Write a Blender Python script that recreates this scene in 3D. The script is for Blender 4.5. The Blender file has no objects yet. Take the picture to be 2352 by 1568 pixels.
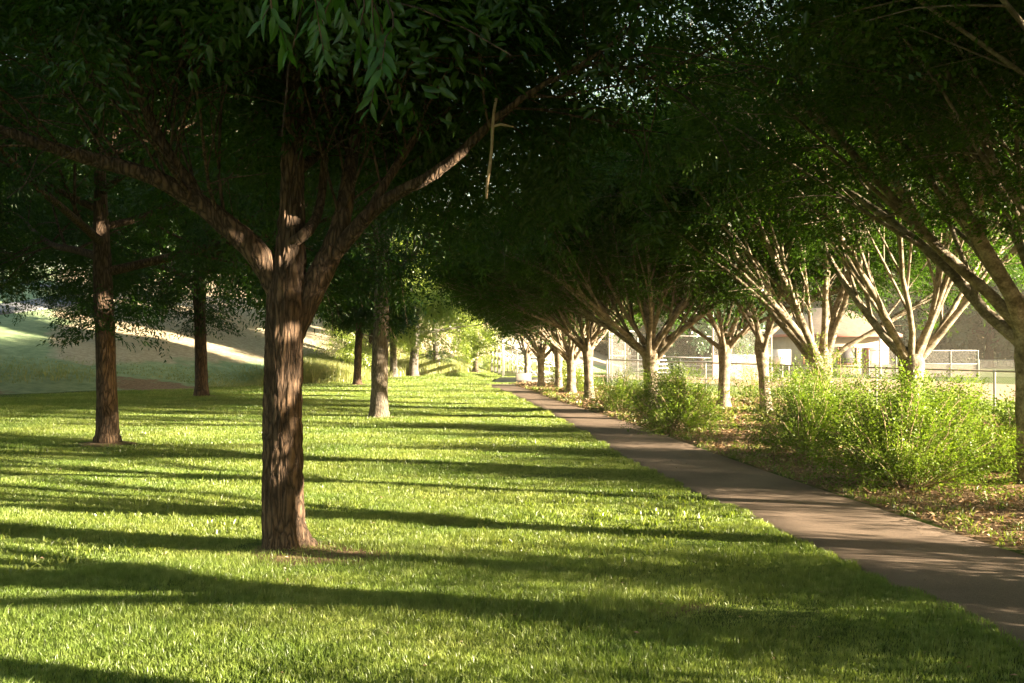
import bpy, math, random
import numpy as np
from mathutils import Vector, noise as mnoise

# ------------------------------------------------------------------ scene / camera / light
sc = bpy.context.scene
C = sc.collection
sc.render.engine = 'CYCLES'
sc.cycles.max_bounces = 6
sc.cycles.diffuse_bounces = 4
sc.cycles.glossy_bounces = 2
sc.cycles.transmission_bounces = 4
sc.cycles.transparent_max_bounces = 4
sc.cycles.use_denoising = True
sc.cycles.sample_clamp_indirect = 6
sc.view_settings.view_transform = 'Standard'
sc.view_settings.look = 'None'
sc.view_settings.gamma = 1
sc.view_settings.exposure = 3.46

EYE = 1.6
cam_d = bpy.data.cameras.new('camera')
cam_d.lens = 35.0
cam_d.sensor_width = 36.0
cam_d.clip_start = 0.05
cam_d.clip_end = 2000
cam_o = bpy.data.objects.new('camera', cam_d)
cam_o.location = (0, 0, EYE)
cam_o.rotation_euler = (math.radians(90.05), 0, 0)
C.objects.link(cam_o)
sc.camera = cam_o

SUN_EL = math.radians(10.5)
SUN_AZ = math.radians(106)          # clockwise from +Y
S = np.array([math.sin(SUN_AZ) * math.cos(SUN_EL), math.cos(SUN_AZ) * math.cos(SUN_EL), math.sin(SUN_EL)])
world = bpy.data.worlds.new('World')
sc.world = world
world.use_nodes = True
wn = world.node_tree.nodes
wl = world.node_tree.links
bg = wn['Background']
sky = wn.new('ShaderNodeTexSky')
sky.sky_type = 'NISHITA'
sky.sun_disc = False
sky.sun_elevation = SUN_EL
sky.sun_rotation = SUN_AZ
tint = wn.new('ShaderNodeMix')
tint.data_type = 'RGBA'
tint.blend_type = 'MULTIPLY'
tint.inputs[0].default_value = 1
tint.inputs[7].default_value = (1.0, .92, .72, 1)
wl.new(sky.outputs[0], tint.inputs[6])
wl.new(tint.outputs[2], bg.inputs[0])
bg.inputs[1].default_value = 0.05
sun_d = bpy.data.lights.new('sun', 'SUN')
sun_d.energy = 5.0
sun_d.angle = math.radians(0.5)
sun_d.color = (1.0, 0.84, 0.60)
sun_o = bpy.data.objects.new('sun', sun_d)
sun_o.rotation_euler = Vector(S).to_track_quat('Z', 'Y').to_euler()
sun_o.location = (30, -10, 20)
C.objects.link(sun_o)

R = np.random.default_rng(7)
F = 2287.0


def P(dx, dy, Y):                     # point seen at (dx,dy) of a 2352 px wide picture at distance Y
    return np.array([(dx - 1176) / F * Y, Y, EYE - (dy - 786) / F * Y])


# ------------------------------------------------------------------ terrain
def sm(t):
    t = np.clip(t, 0, 1)
    return t * t * (3 - 2 * t)


BX = np.array([-80, -30, -15, -9.3, -6.5, -3.8, -1.8, 6, 20, 60, 150.])
BY = np.array([0, 17, 29, 37, 39.8, 49.4, 55.4, 72, 105, 120, 120.])


def yb(x):
    return np.interp(x, BX, BY)


def fence_s(x, y):
    return (x - 12.6) * .894 + (y - 26) * .447


def H(x, y):
    x = np.asarray(x, float)
    y = np.asarray(y, float)
    s = fence_s(x, y)
    w = sm((x + 3) / 4)
    h = -(.35 * sm((s + 5) / 5) + .45 * sm(s / 25)) * w
    t = (y - yb(x)) * .8
    t = np.maximum(t, 0)
    rise = 0.22 * t * t / (t + 3)
    rise = 13 * (1 - np.exp(-rise / 13))
    h = h + rise * (1 - .85 * sm((x - 0) / 16))
    h = h + .05 * np.sin(x * .31 + 1) * np.sin(y * .23) * sm((y - 10) / 30) * sm(-(x - 0) / 3)
    return h


# ------------------------------------------------------------------ materials
def new_mat(name):
    m = bpy.data.materials.new(name)
    m.use_nodes = True
    m.node_tree.nodes.clear()
    return m, m.node_tree.nodes, m.node_tree.links


def coords(n):
    return n.new('ShaderNodeNewGeometry').outputs['Position']


def noise_tex(n, l, vec, scale, detail=4, rough=.55, sc3=None):
    if sc3 is not None:
        mp = n.new('ShaderNodeMapping')
        mp.inputs['Scale'].default_value = sc3
        l.new(vec, mp.inputs[0])
        vec = mp.outputs[0]
    t = n.new('ShaderNodeTexNoise')
    t.inputs['Scale'].default_value = scale
    t.inputs['Detail'].default_value = detail
    t.inputs['Roughness'].default_value = rough
    l.new(vec, t.inputs['Vector'])
    return t.outputs['Fac']


def ramp(n, l, fac, stops):
    r = n.new('ShaderNodeValToRGB')
    e = r.color_ramp.elements
    while len(e) < len(stops):
        e.new(.5)
    for i, (p, c) in enumerate(stops):
        e[i].position = p
        e[i].color = (*c, 1)
    l.new(fac, r.inputs[0])
    return r.outputs[0]


def mixc(n, l, fac, a, b, mode='MIX'):
    m = n.new('ShaderNodeMix')
    m.data_type = 'RGBA'
    m.blend_type = mode
    for k, v in ((0, fac), (6, a), (7, b)):
        if isinstance(v, (int, float)):
            m.inputs[k].default_value = v
        elif isinstance(v, tuple):
            m.inputs[k].default_value = (*v, 1)
        else:
            l.new(v, m.inputs[k])
    return m.outputs[2]


def leaf_mat(name, cols, trans=.45, tcol=(1.2, 1.3, .55), nscale=3.0, gloss=.06, fine=30, patch=None):
    m, n, l = new_mat(name)
    pos = coords(n)
    f = noise_tex(n, l, pos, nscale, 2)
    f2 = noise_tex(n, l, pos, fine, 1)
    mm = n.new('ShaderNodeMath')
    mm.operation = 'MULTIPLY_ADD'
    mm.inputs[1].default_value = .6
    l.new(f2, mm.inputs[0])
    m2 = n.new('ShaderNodeMath')
    m2.operation = 'MULTIPLY'
    m2.inputs[1].default_value = .4
    l.new(f, m2.inputs[0])
    l.new(m2.outputs[0], mm.inputs[2])
    c = ramp(n, l, mm.outputs[0], [(.32, cols[0]), (.5, cols[1]), (.68, cols[2])])
    if patch:
        pf = ramp(n, l, noise_tex(n, l, pos, .55, 5, .65), [(.42, (1, 1, 1)), (.62, patch)])
        c = mixc(n, l, 1.0, c, pf, 'MULTIPLY')
    d = n.new('ShaderNodeBsdfDiffuse')
    l.new(c, d.inputs[0])
    t = n.new('ShaderNodeBsdfTranslucent')
    tc = mixc(n, l, 1.0, c, tcol, 'MULTIPLY')
    l.new(tc, t.inputs[0])
    mx = n.new('ShaderNodeMixShader')
    mx.inputs[0].default_value = trans
    l.new(d.outputs[0], mx.inputs[1])
    l.new(t.outputs[0], mx.inputs[2])
    g = n.new('ShaderNodeBsdfGlossy')
    g.inputs['Roughness'].default_value = .38
    m3 = n.new('ShaderNodeMixShader')
    m3.inputs[0].default_value = gloss
    l.new(mx.outputs[0], m3.inputs[1])
    l.new(g.outputs[0], m3.inputs[2])
    o = n.new('ShaderNodeOutputMaterial')
    l.new(m3.outputs[0], o.inputs[0])
    return m


def surf_mat(name, stops, scale=5, detail=6, rough=.9, bump=.3, bscale=None, sc3=None, bdist=.02, spec=.3, fine=None, metal=0):
    m, n, l = new_mat(name)
    pos = coords(n)
    f = noise_tex(n, l, pos, scale, detail, .6, sc3)
    c = ramp(n, l, f, stops)
    if fine:
        f2 = noise_tex(n, l, pos, fine[0], 3)
        k = ramp(n, l, f2, [(.3, (fine[1],) * 3), (.7, (fine[2],) * 3)])
        c = mixc(n, l, 1.0, c, k, 'MULTIPLY')
    p = n.new('ShaderNodeBsdfPrincipled')
    p.inputs['Roughness'].default_value = rough
    p.inputs['Specular IOR Level'].default_value = spec
    p.inputs['Metallic'].default_value = metal
    l.new(c, p.inputs['Base Color'])
    if bump:
        b = n.new('ShaderNodeBump')
        b.inputs['Strength'].default_value = bump
        b.inputs['Distance'].default_value = bdist
        l.new(noise_tex(n, l, pos, bscale or scale * 3, 8, .7, sc3), b.inputs['Height'])
        l.new(b.outputs[0], p.inputs['Normal'])
    o = n.new('ShaderNodeOutputMaterial')
    l.new(p.outputs[0], o.inputs[0])
    return m


M = {}
M['leaf_ash'] = leaf_mat('ash_leaf', [(.012, .038, .004), (.024, .062, .006), (.050, .100, .010)], .44, gloss=.025)
M['leaf_zel'] = leaf_mat('zelkova_leaf', [(.023, .056, .006), (.042, .094, .009), (.086, .155, .016)], .48, gloss=.025)
M['leaf_near'] = leaf_mat('near_leaf', [(.016, .055, .004), (.028, .09, .006), (.045, .125, .009)], .5, gloss=.02, nscale=6)
M['leaf_shrub'] = leaf_mat('shrub_leaf', [(.065, .12, .012), (.13, .20, .022), (.26, .32, .05)], .38, gloss=.02)
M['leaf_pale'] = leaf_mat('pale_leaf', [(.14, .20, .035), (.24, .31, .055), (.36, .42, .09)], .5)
M['leaf_far'] = leaf_mat('far_leaf', [(.03, .07, .035), (.045, .10, .045), (.07, .135, .05)], .4, nscale=1)
M['grass'] = leaf_mat('grass_blade', [(.12, .172, .026), (.22, .285, .055), (.38, .43, .13)], .5, (1.15, 1.12, .7), nscale=.9, gloss=.03, fine=14, patch=(.72, .85, .75))
M['tall'] = leaf_mat('tall_grass', [(.16, .21, .06), (.26, .29, .10), (.40, .38, .18)], .5, (1.1, 1.1, .7), nscale=.4, gloss=.04, fine=5)
M['weed'] = leaf_mat('weed_leaf', [(.10, .15, .02), (.17, .22, .035), (.26, .28, .06)], .5, nscale=2, gloss=.05)
M['litter'] = leaf_mat('dry_litter', [(.20, .12, .065), (.36, .25, .15), (.52, .40, .26)], .15, (1, .8, .5), nscale=4, gloss=.03)
M['bark_zel'] = surf_mat('smooth_grey_bark', [(.32, (.09, .07, .045)), (.46, (.20, .16, .105)), (.56, (.30, .245, .175)), (.72, (.42, .36, .28))], 7, 9, .85, 1, 24, (1, 1, 1.3), .02, fine=(40, .6, 1.2))
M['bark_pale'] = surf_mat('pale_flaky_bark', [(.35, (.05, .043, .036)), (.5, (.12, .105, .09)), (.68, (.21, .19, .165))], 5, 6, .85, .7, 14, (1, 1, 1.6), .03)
M['dead'] = surf_mat('dead_twig', [(.3, (.25, .17, .10)), (.7, (.42, .32, .2))], 20)


def bark_mat(name, dark, mid, light, sc3=(1, 1, .16), s=30):
    m, n, l = new_mat(name)
    tc = n.new('ShaderNodeTexCoord').outputs['Object']
    mp = n.new('ShaderNodeMapping')
    mp.inputs['Scale'].default_value = sc3
    l.new(tc, mp.inputs[0])
    nz = n.new('ShaderNodeTexNoise')
    nz.inputs['Scale'].default_value = 5
    nz.inputs['Detail'].default_value = 3
    l.new(mp.outputs[0], nz.inputs['Vector'])
    warp = mixc(n, l, .22, mp.outputs[0], nz.outputs['Color'])
    v = n.new('ShaderNodeTexVoronoi')
    v.feature = 'DISTANCE_TO_EDGE'
    v.inputs['Scale'].default_value = s
    l.new(warp, v.inputs['Vector'])
    fn = noise_tex(n, l, tc, 45, 5, .65, (1, 1, .35))
    hr = ramp(n, l, v.outputs['Distance'], [(.0, (0, 0, 0)), (.12, (.55,) * 3), (.35, (1, 1, 1))])
    h = mixc(n, l, .55, hr, fn)
    big = noise_tex(n, l, tc, 3, 3)
    c1 = ramp(n, l, h, [(.2, dark), (.5, mid), (.8, light)])
    c = mixc(n, l, 1.0, c1, ramp(n, l, big, [(.3, (.75, .75, .78)), (.7, (1.1, 1.05, 1))]), 'MULTIPLY')
    p = n.new('ShaderNodeBsdfPrincipled')
    p.inputs['Roughness'].default_value = .92
    p.inputs['Specular IOR Level'].default_value = .2
    l.new(c, p.inputs['Base Color'])
    b = n.new('ShaderNodeBump')
    b.inputs['Strength'].default_value = 1
    b.inputs['Distance'].default_value = .018
    l.new(h, b.inputs['Height'])
    l.new(b.outputs[0], p.inputs['Normal'])
    o = n.new('ShaderNodeOutputMaterial')
    l.new(p.outputs[0], o.inputs[0])
    return m


M['bark_grey'] = bark_mat('grey_brown_bark', (.035, .030, .022), (.12, .10, .075), (.23, .20, .155), s=36)
M['bark'] = bark_mat('furrowed_brown_bark', (.016, .011, .007), (.062, .041, .027), (.145, .096, .062))
M['asphalt'] = surf_mat('asphalt', [(.28, (.145, .103, .074)), (.45, (.205, .147, .106)), (.7, (.27, .196, .143))], 1.1, 8, .9, .5, 140, None, .006, .3, (190, .55, 1.35))
M['hillpath'] = surf_mat('grey_path', [(.3, (.10, .105, .115)), (.7, (.14, .145, .155))], 1, 4, .9, 0)
M['concrete'] = surf_mat('concrete', [(.3, (.32, .28, .25)), (.7, (.42, .38, .34))], 2, 5, .85, .2, 40)
M['galv'] = surf_mat('galvanised_steel', [(.3, (.30, .29, .28)), (.7, (.42, .41, .40))], 8, 3, .5, 0, metal=.25, spec=.5)
M['rail'] = surf_mat('weathered_rail', [(.3, (.20, .16, .12)), (.7, (.28, .23, .18))], 8, 3, .6, 0)
M['wire'] = surf_mat('chain_wire', [(.3, (.36, .34, .31)), (.7, (.46, .44, .4))], 8, 2, .55, 0, metal=.2)
M['alu'] = surf_mat('aluminium', [(.3, (.34, .33, .32)), (.7, (.44, .43, .42))], 5, 3, .4, 0, metal=.4, spec=.5)
M['roof'] = surf_mat('shingle_roof', [(.3, (.17, .13, .10)), (.7, (.25, .20, .155))], 4, 5, .9, .4, 30)
M['wall'] = surf_mat('beige_wall', [(.3, (.30, .25, .195)), (.7, (.37, .31, .245))], 1.5, 4, .85, .1, 60)
M['fascia'] = surf_mat('red_brown_fascia', [(.3, (.26, .09, .07)), (.7, (.32, .12, .09))], 3, 3, .7, 0)
M['dark'] = surf_mat('dark_opening', [(.3, (.05, .045, .05)), (.7, (.08, .07, .075))], 3, 2, .7, 0)
M['white'] = surf_mat('white_paint', [(.3, (.48, .47, .46)), (.7, (.56, .55, .54))], 3, 3, .6, 0)
M['screen'] = surf_mat('wind_screen', [(.3, (.24, .19, .16)), (.7, (.32, .26, .22))], 3, 3, .9, 0)


def ground_mat():
    m, n, l = new_mat('ground')
    pos = coords(n)

    def att(a):
        t = n.new('ShaderNodeAttribute')
        t.attribute_name = a
        return t.outputs['Fac']
    big = noise_tex(n, l, pos, .35, 4)
    fine = noise_tex(n, l, pos, 22, 6, .7)
    green = ramp(n, l, fine, [(.3, (.035, .06, .012)), (.5, (.07, .11, .02)), (.72, (.15, .18, .045))])
    dirt = ramp(n, l, noise_tex(n, l, pos, 14, 8, .75), [(.3, (.10, .062, .035)), (.5, (.23, .15, .09)), (.7, (.40, .29, .18))])
    infield = ramp(n, l, noise_tex(n, l, pos, 1.2, 6), [(.3, (.40, .25, .17)), (.7, (.52, .35, .25))])
    dry = ramp(n, l, noise_tex(n, l, pos, 6, 8, .75), [(.3, (.26, .21, .14)), (.5, (.42, .35, .24)), (.7, (.58, .50, .36))])
    hillg = ramp(n, l, noise_tex(n, l, pos, 2.2, 9, .75), [(.3, (.13, .20, .10)), (.5, (.24, .32, .17)), (.7, (.36, .42, .25))])

    def mask(a, w=.35, s=3):
        nz = noise_tex(n, l, pos, s, 5, .65)
        ad = n.new('ShaderNodeMath')
        ad.operation = 'MULTIPLY_ADD'
        ad.inputs[1].default_value = w * 2
        ad.inputs[2].default_value = -w
        l.new(nz, ad.inputs[0])
        a2 = n.new('ShaderNodeMath')
        a2.operation = 'ADD'
        l.new(ad.outputs[0], a2.inputs[0])
        l.new(att(a), a2.inputs[1])
        return ramp(n, l, a2.outputs[0], [(.4, (0, 0, 0)), (.6, (1, 1, 1))])
    c = green
    c = mixc(n, l, mask('hillgreen', .3, .5), c, hillg)
    c = mixc(n, l, mask('dry', .9, .35), c, dry)
    c = mixc(n, l, mask('dirt', .5, 2.5), c, dirt)
    c = mixc(n, l, mask('infield', .05, 1), c, infield)
    p = n.new('ShaderNodeBsdfPrincipled')
    p.inputs['Roughness'].default_value = 1
    p.inputs['Specular IOR Level'].default_value = .1
    l.new(c, p.inputs['Base Color'])
    b = n.new('ShaderNodeBump')
    b.inputs['Strength'].default_value = .8
    b.inputs['Distance'].default_value = .05
    l.new(noise_tex(n, l, pos, 16, 8, .75), b.inputs['Height'])
    l.new(b.outputs[0], p.inputs['Normal'])
    o = n.new('ShaderNodeOutputMaterial')
    l.new(p.outputs[0], o.inputs[0])
    return m


M['ground'] = ground_mat()


# ------------------------------------------------------------------ mesh helpers
def mesh_obj(name, V, faces, mats, parent=None, smooth=False, fmat=None):
    """faces: list of int arrays (n,k); fmat: material index per array"""
    me = bpy.data.meshes.new(name)
    V = np.asarray(V, np.float32)
    faces = [np.asarray(f, np.int32) for f in faces if len(f)]
    fm = fmat or [0] * len(faces)
    nl = sum(f.size for f in faces)
    nf = sum(len(f) for f in faces)
    me.vertices.add(len(V))
    me.vertices.foreach_set('co', V.ravel())
    me.loops.add(nl)
    me.loops.foreach_set('vertex_index', np.concatenate([f.ravel() for f in faces]))
    me.polygons.add(nf)
    tot = np.concatenate([np.full(len(f), f.shape[1], np.int32) for f in faces])
    st = np.concatenate([[0], np.cumsum(tot)[:-1]]).astype(np.int32)
    me.polygons.foreach_set('loop_start', st)
    me.polygons.foreach_set('material_index', np.concatenate([np.full(len(f), k, np.int32) for f, k in zip(faces, fm)]))
    if smooth:
        me.polygons.foreach_set('use_smooth', np.ones(nf, bool))
    me.update(calc_edges=True)
    for m in (mats if isinstance(mats, (list, tuple)) else [mats]):
        me.materials.append(m)
    o = bpy.data.objects.new(name, me)
    C.objects.link(o)
    if parent:
        o.parent = parent
    return o


def tag(o, label, cat, group=None, kind=None):
    if label:
        o['label'] = label
    if cat:
        o['category'] = cat
    if group:
        o['group'] = group
    if kind:
        o['kind'] = kind
    return o


def empty(name, loc, label, cat, group=None, rz=0, scale=1):
    o = bpy.data.objects.new(name, None)
    C.objects.link(o)
    o.location = [float(v) for v in loc]
    o.rotation_euler = (0, 0, rz)
    o.scale = (scale,) * 3
    return tag(o, label, cat, group)


class MB:
    def __init__(s):
        s.V = []
        s.Q = []
        s.T = []
        s.n = 0

    def add(s, V, Q=(), T=()):
        V = np.asarray(V, float)
        s.V.append(V)
        if len(Q):
            s.Q.append(np.asarray(Q, int) + s.n)
        if len(T):
            s.T.append(np.asarray(T, int) + s.n)
        s.n += len(V)

    def tube(s, pts, rad, k=6, cap=True, flute=0):
        pts = np.asarray(pts, float)
        rad = np.broadcast_to(np.asarray(rad, float), (len(pts),))
        n = len(pts)
        t = np.gradient(pts, axis=0)
        t /= np.linalg.norm(t, axis=1)[:, None] + 1e-9
        ref = np.array([1., 0, 0]) if abs(t[0][0]) < .8 else np.array([0, 1., 0])
        N = np.zeros_like(pts)
        u = ref - t[0] * ref.dot(t[0])
        u /= np.linalg.norm(u)
        N[0] = u
        for i in range(1, n):
            u = N[i - 1] - t[i] * N[i - 1].dot(t[i])
            N[i] = u / (np.linalg.norm(u) + 1e-9)
        B = np.cross(t, N)
        a = np.arange(k) / k * 2 * math.pi
        ring = (N[:, None] * np.cos(a)[None, :, None] + B[:, None] * np.sin(a)[None, :, None])
        rr = rad[:, None, None]
        if flute is not None and np.ndim(flute) == 2:
            rr = rr * (1 + flute[:, :, None])
        V = (pts[:, None] + ring * rr).reshape(-1, 3)
        i = np.arange(n - 1)[:, None]
        j = np.arange(k)[None, :]
        j2 = (j + 1) % k
        Q = np.stack([i * k + j, i * k + j2, (i + 1) * k + j2, (i + 1) * k + j], -1).reshape(-1, 4)
        T = []
        if cap:
            V = np.vstack([V, pts[0], pts[-1]])
            for q in range(k):
                T.append((n * k, (q + 1) % k, q))
                T.append((n * k + 1, (n - 1) * k + q, (n - 1) * k + (q + 1) % k))
        s.add(V, Q, T)

    def box(s, a, b):
        x0, y0, z0 = np.minimum(a, b)
        x1, y1, z1 = np.maximum(a, b)
        V = [(x0, y0, z0), (x1, y0, z0), (x1, y1, z0), (x0, y1, z0), (x0, y0, z1), (x1, y0, z1), (x1, y1, z1), (x0, y1, z1)]
        s.add(V, [(0, 3, 2, 1), (4, 5, 6, 7), (0, 1, 5, 4), (1, 2, 6, 5), (2, 3, 7, 6), (3, 0, 4, 7)])

    def build(s, name, mat, parent=None, smooth=False):
        F_ = []
        if s.Q:
            F_.append(np.vstack(s.Q))
        if s.T:
            F_.append(np.vstack(s.T))
        return mesh_obj(name, np.vstack(s.V), F_, mat, parent, smooth)


def unit(v):
    v = np.asarray(v, float)
    return v / (np.linalg.norm(v, axis=-1, keepdims=True) + 1e-9)


def spline(ctrl, n):
    """catmull-rom through rows (any columns)"""
    c = np.asarray(ctrl, float)
    c = np.vstack([2 * c[0] - c[1], c, 2 * c[-1] - c[-2]])
    m = len(c) - 3
    u = np.linspace(0, m - 1e-6, n)
    i = u.astype(int)
    t = (u - i)[:, None]
    p0, p1, p2, p3 = c[i], c[i + 1], c[i + 2], c[i + 3]
    return .5 * (2 * p1 + (p2 - p0) * t + (2 * p0 - 5 * p1 + 4 * p2 - p3) * t * t + (3 * p1 - p0 - 3 * p2 + p3) * t ** 3)


# ------------------------------------------------------------------ foliage sprays
def leaf_shape(L, W, kind='diamond'):
    if kind == 'tri':
        return np.array([(0, 0, 0), (L * .6, W * .5, 0), (L, 0, -.1 * L), (L * .4, -W * .5, 0)]), [(0, 1, 2, 3)]
    if kind == 'fold':
        return np.array([(0, 0, 0), (L * .27, W * .46, .05 * L), (L * .62, W * .36, -.01 * L), (L, 0, -.2 * L), (L * .62, -W * .36, -.01 * L), (L * .27, -W * .46, .05 * L)]), [(0, 3, 2, 1), (0, 5, 4, 3)]
    if kind == 'diamond':
        return np.array([(0, 0, 0), (L * .42, W * .5, .08 * L), (L, 0, -.12 * L), (L * .42, -W * .5, .08 * L)]), [(0, 1, 2, 3)]
    # folded lance leaf with pointed tip
    xs = [.0, .18, .42, .7, 1.0]
    ws = [.04, .36, .5, .34, .0]
    V = []
    for x, w in zip(xs, ws):
        z = -.22 * L * x * x
        V += [(x * L, 0, z - .0 * W), (x * L, w * W, z + .12 * w * W * 2), (x * L, -w * W, z + .12 * w * W * 2)]
    Q = []
    for i in range(4):
        a = i * 3
        b = a + 3
        Q += [(a, b, b + 1, a + 1), (a + 2, b + 2, b, a)]
    return np.array(V), Q


def rot_basis(x, up):
    x = unit(x)
    y = unit(np.cross(up, x))
    z = np.cross(x, y)
    return np.stack([x, y, z], -1)       # columns


def make_spray(rng, L, n, leafL, leafW, kind, style='alt', spread=.25):
    """a twig along +X with leaves; returns verts, quads(leaf), twig verts, twig quads"""
    lv, lq = leaf_shape(leafL, leafW, kind)
    LV = []
    for i in range(n):
        t = (i + .6) / n
        side = 1 if i % 2 else -1
        ang = side * math.radians(rng.uniform(35, 70)) * (1 - .6 * (t > .93))
        # side twiglets: leaf base offset from the main axis
        off = rng.uniform(0, spread) * (1 - .5 * t)
        base = np.array([t * L + off * .6, side * off, 0]) + rng.normal(0, .02, 3) - np.array([0, 0, .10 * L * t * t])
        d = np.array([math.cos(ang), math.sin(ang), rng.uniform(-.55, .15)])
        up = unit(np.array([rng.normal(0, .35), rng.normal(0, .35), 1.]))
        B = rot_basis(d, up)
        s = rng.uniform(.7, 1.25)
        LV.append((lv * s) @ B.T + base)
    nlv = len(lv)
    Q = np.vstack([np.asarray(lq) + i * nlv for i in range(n)])
    return np.vstack(LV), Q


def spray_set(seed, L, n, leafL, leafW, kind='diamond', k=5, spread=.25):
    r = np.random.default_rng(seed)
    return [make_spray(r, L, n, leafL, leafW, kind, spread=spread) for _ in range(k)]


def place_sprays(pos, dirs, sprays, rng, smin=.75, smax=1.25, roll=.5, upbias=1.0):
    """vectorised placement: verts & quads"""
    n = len(pos)
    which = rng.integers(0, len(sprays), n)
    up = unit(np.stack([rng.normal(0, roll, n), rng.normal(0, roll, n), np.full(n, upbias)], -1))
    x = unit(dirs)
    y = unit(np.cross(up, x))
    z = np.cross(x, y)
    Bm = np.stack([x, y, z], -1) * rng.uniform(smin, smax, n)[:, None, None]
    Vs, Qs, off = [], [], 0
    for k, (V, Q) in enumerate(sprays):
        s = np.where(which == k)[0]
        if not len(s):
            continue
        W = np.einsum('nij,vj->nvi', Bm[s], V) + pos[s][:, None]
        Vs.append(W.reshape(-1, 3))
        Qs.append((Q[None] + (np.arange(len(s)) * len(V))[:, None, None] + off).reshape(-1, Q.shape[1]))
        off += len(s) * len(V)
    return np.vstack(Vs), np.vstack(Qs), len(sprays[0][0])


# ------------------------------------------------------------------ branching
def perp_dir(d, ang, az, rng=None):
    d = unit(d)
    a = np.array([0, 0, 1.]) if abs(d[2]) < .9 else np.array([1., 0, 0])
    u = unit(np.cross(d, a))
    v = np.cross(d, u)
    return d * math.cos(ang) + (u * math.cos(az) + v * math.sin(az)) * math.sin(ang)


def branch_pts(p, d, L, n, rng, wob=.06, bend=(0, 0, 0)):
    pts = [np.array(p, float)]
    d = unit(d)
    st = L / (n - 1)
    for i in range(n - 1):
        d = unit(d + rng.normal(0, wob, 3) + np.asarray(bend) / (n - 1))
        pts.append(pts[-1] + d * st)
    return np.array(pts), d


class Tree:
    def __init__(s, seed):
        s.rng = np.random.default_rng(seed)
        s.mb = MB()
        s.sp = []
        s.sd = []

        s.beams, s.loc, s.scale = [], np.zeros(3), 1.0

    def ok(s, pts, r=0.0):
        if not len(s.beams):
            return True
        p = np.asarray(pts)
        p = np.vstack([p, (p[1:] + p[:-1]) / 2]) * s.scale + s.loc
        for c, rb in s.beams:
            w = p - np.asarray(c)
            if ((np.linalg.norm(np.cross(w, S), axis=1) < rb + r) & (w @ S > .1)).any():
                return False
        return True

    def sub(s, pts, r0, r1, count, t0, t1, ang, Lf, levels, bend=(0, 0, .1), k=5, minr=.004, keep=None):
        """children along a branch; levels: remaining levels"""
        rng = s.rng
        n = len(pts)
        for i in range(count):
            t = t0 + (t1 - t0) * (i + rng.uniform(0, 1)) / count
            f = t * (n - 1)
            a = int(min(f, n - 2))
            p = pts[a] + (pts[a + 1] - pts[a]) * (f - a)
            d = unit(pts[a + 1] - pts[a])
            rr = (r0 + (r1 - r0) * t)
            yield p, perp_dir(d, math.radians(rng.uniform(*ang)), rng.uniform(0, 2 * math.pi)), t, rr, d


def beam_keep(pts, t, extra):
    k = np.ones(len(pts), bool)
    q = pts * t.scale + t.loc
    for (c, r) in t.beams:
        w = q - np.array(c)
        k &= ~((np.linalg.norm(np.cross(w, S), axis=1) < r + extra) & (w @ S > .05))
    return k


def finish_tree(t, sprays, root, bark, leafm, lowcut=None, smin=.75, smax=1.25, roll=.5):
    root.scale = (t.scale,) * 3
    t.mb.build('trunk', bark, root, True)
    pos = np.array(t.sp)
    dr = np.array(t.sd)
    if lowcut is not None:
        k = lowcut(pos)
        pos, dr = pos[k], dr[k]
    V, Q, _ = place_sprays(pos, dr, sprays, t.rng, smin, smax, roll)
    if len(t.beams):
        Q = Q[beam_keep(V[Q].mean(1), t, 0)]
    return mesh_obj('crown', V, [Q], leafm, root)


# zelkova-like vase tree ------------------------------------------------
ZS = spray_set(11, .55, 44, .058, .028, spread=.24)
ZN = spray_set(13, .5, 60, .046, .021, spread=.22)
ZSF = spray_set(12, .65, 30, .085, .042, spread=.28)


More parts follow.
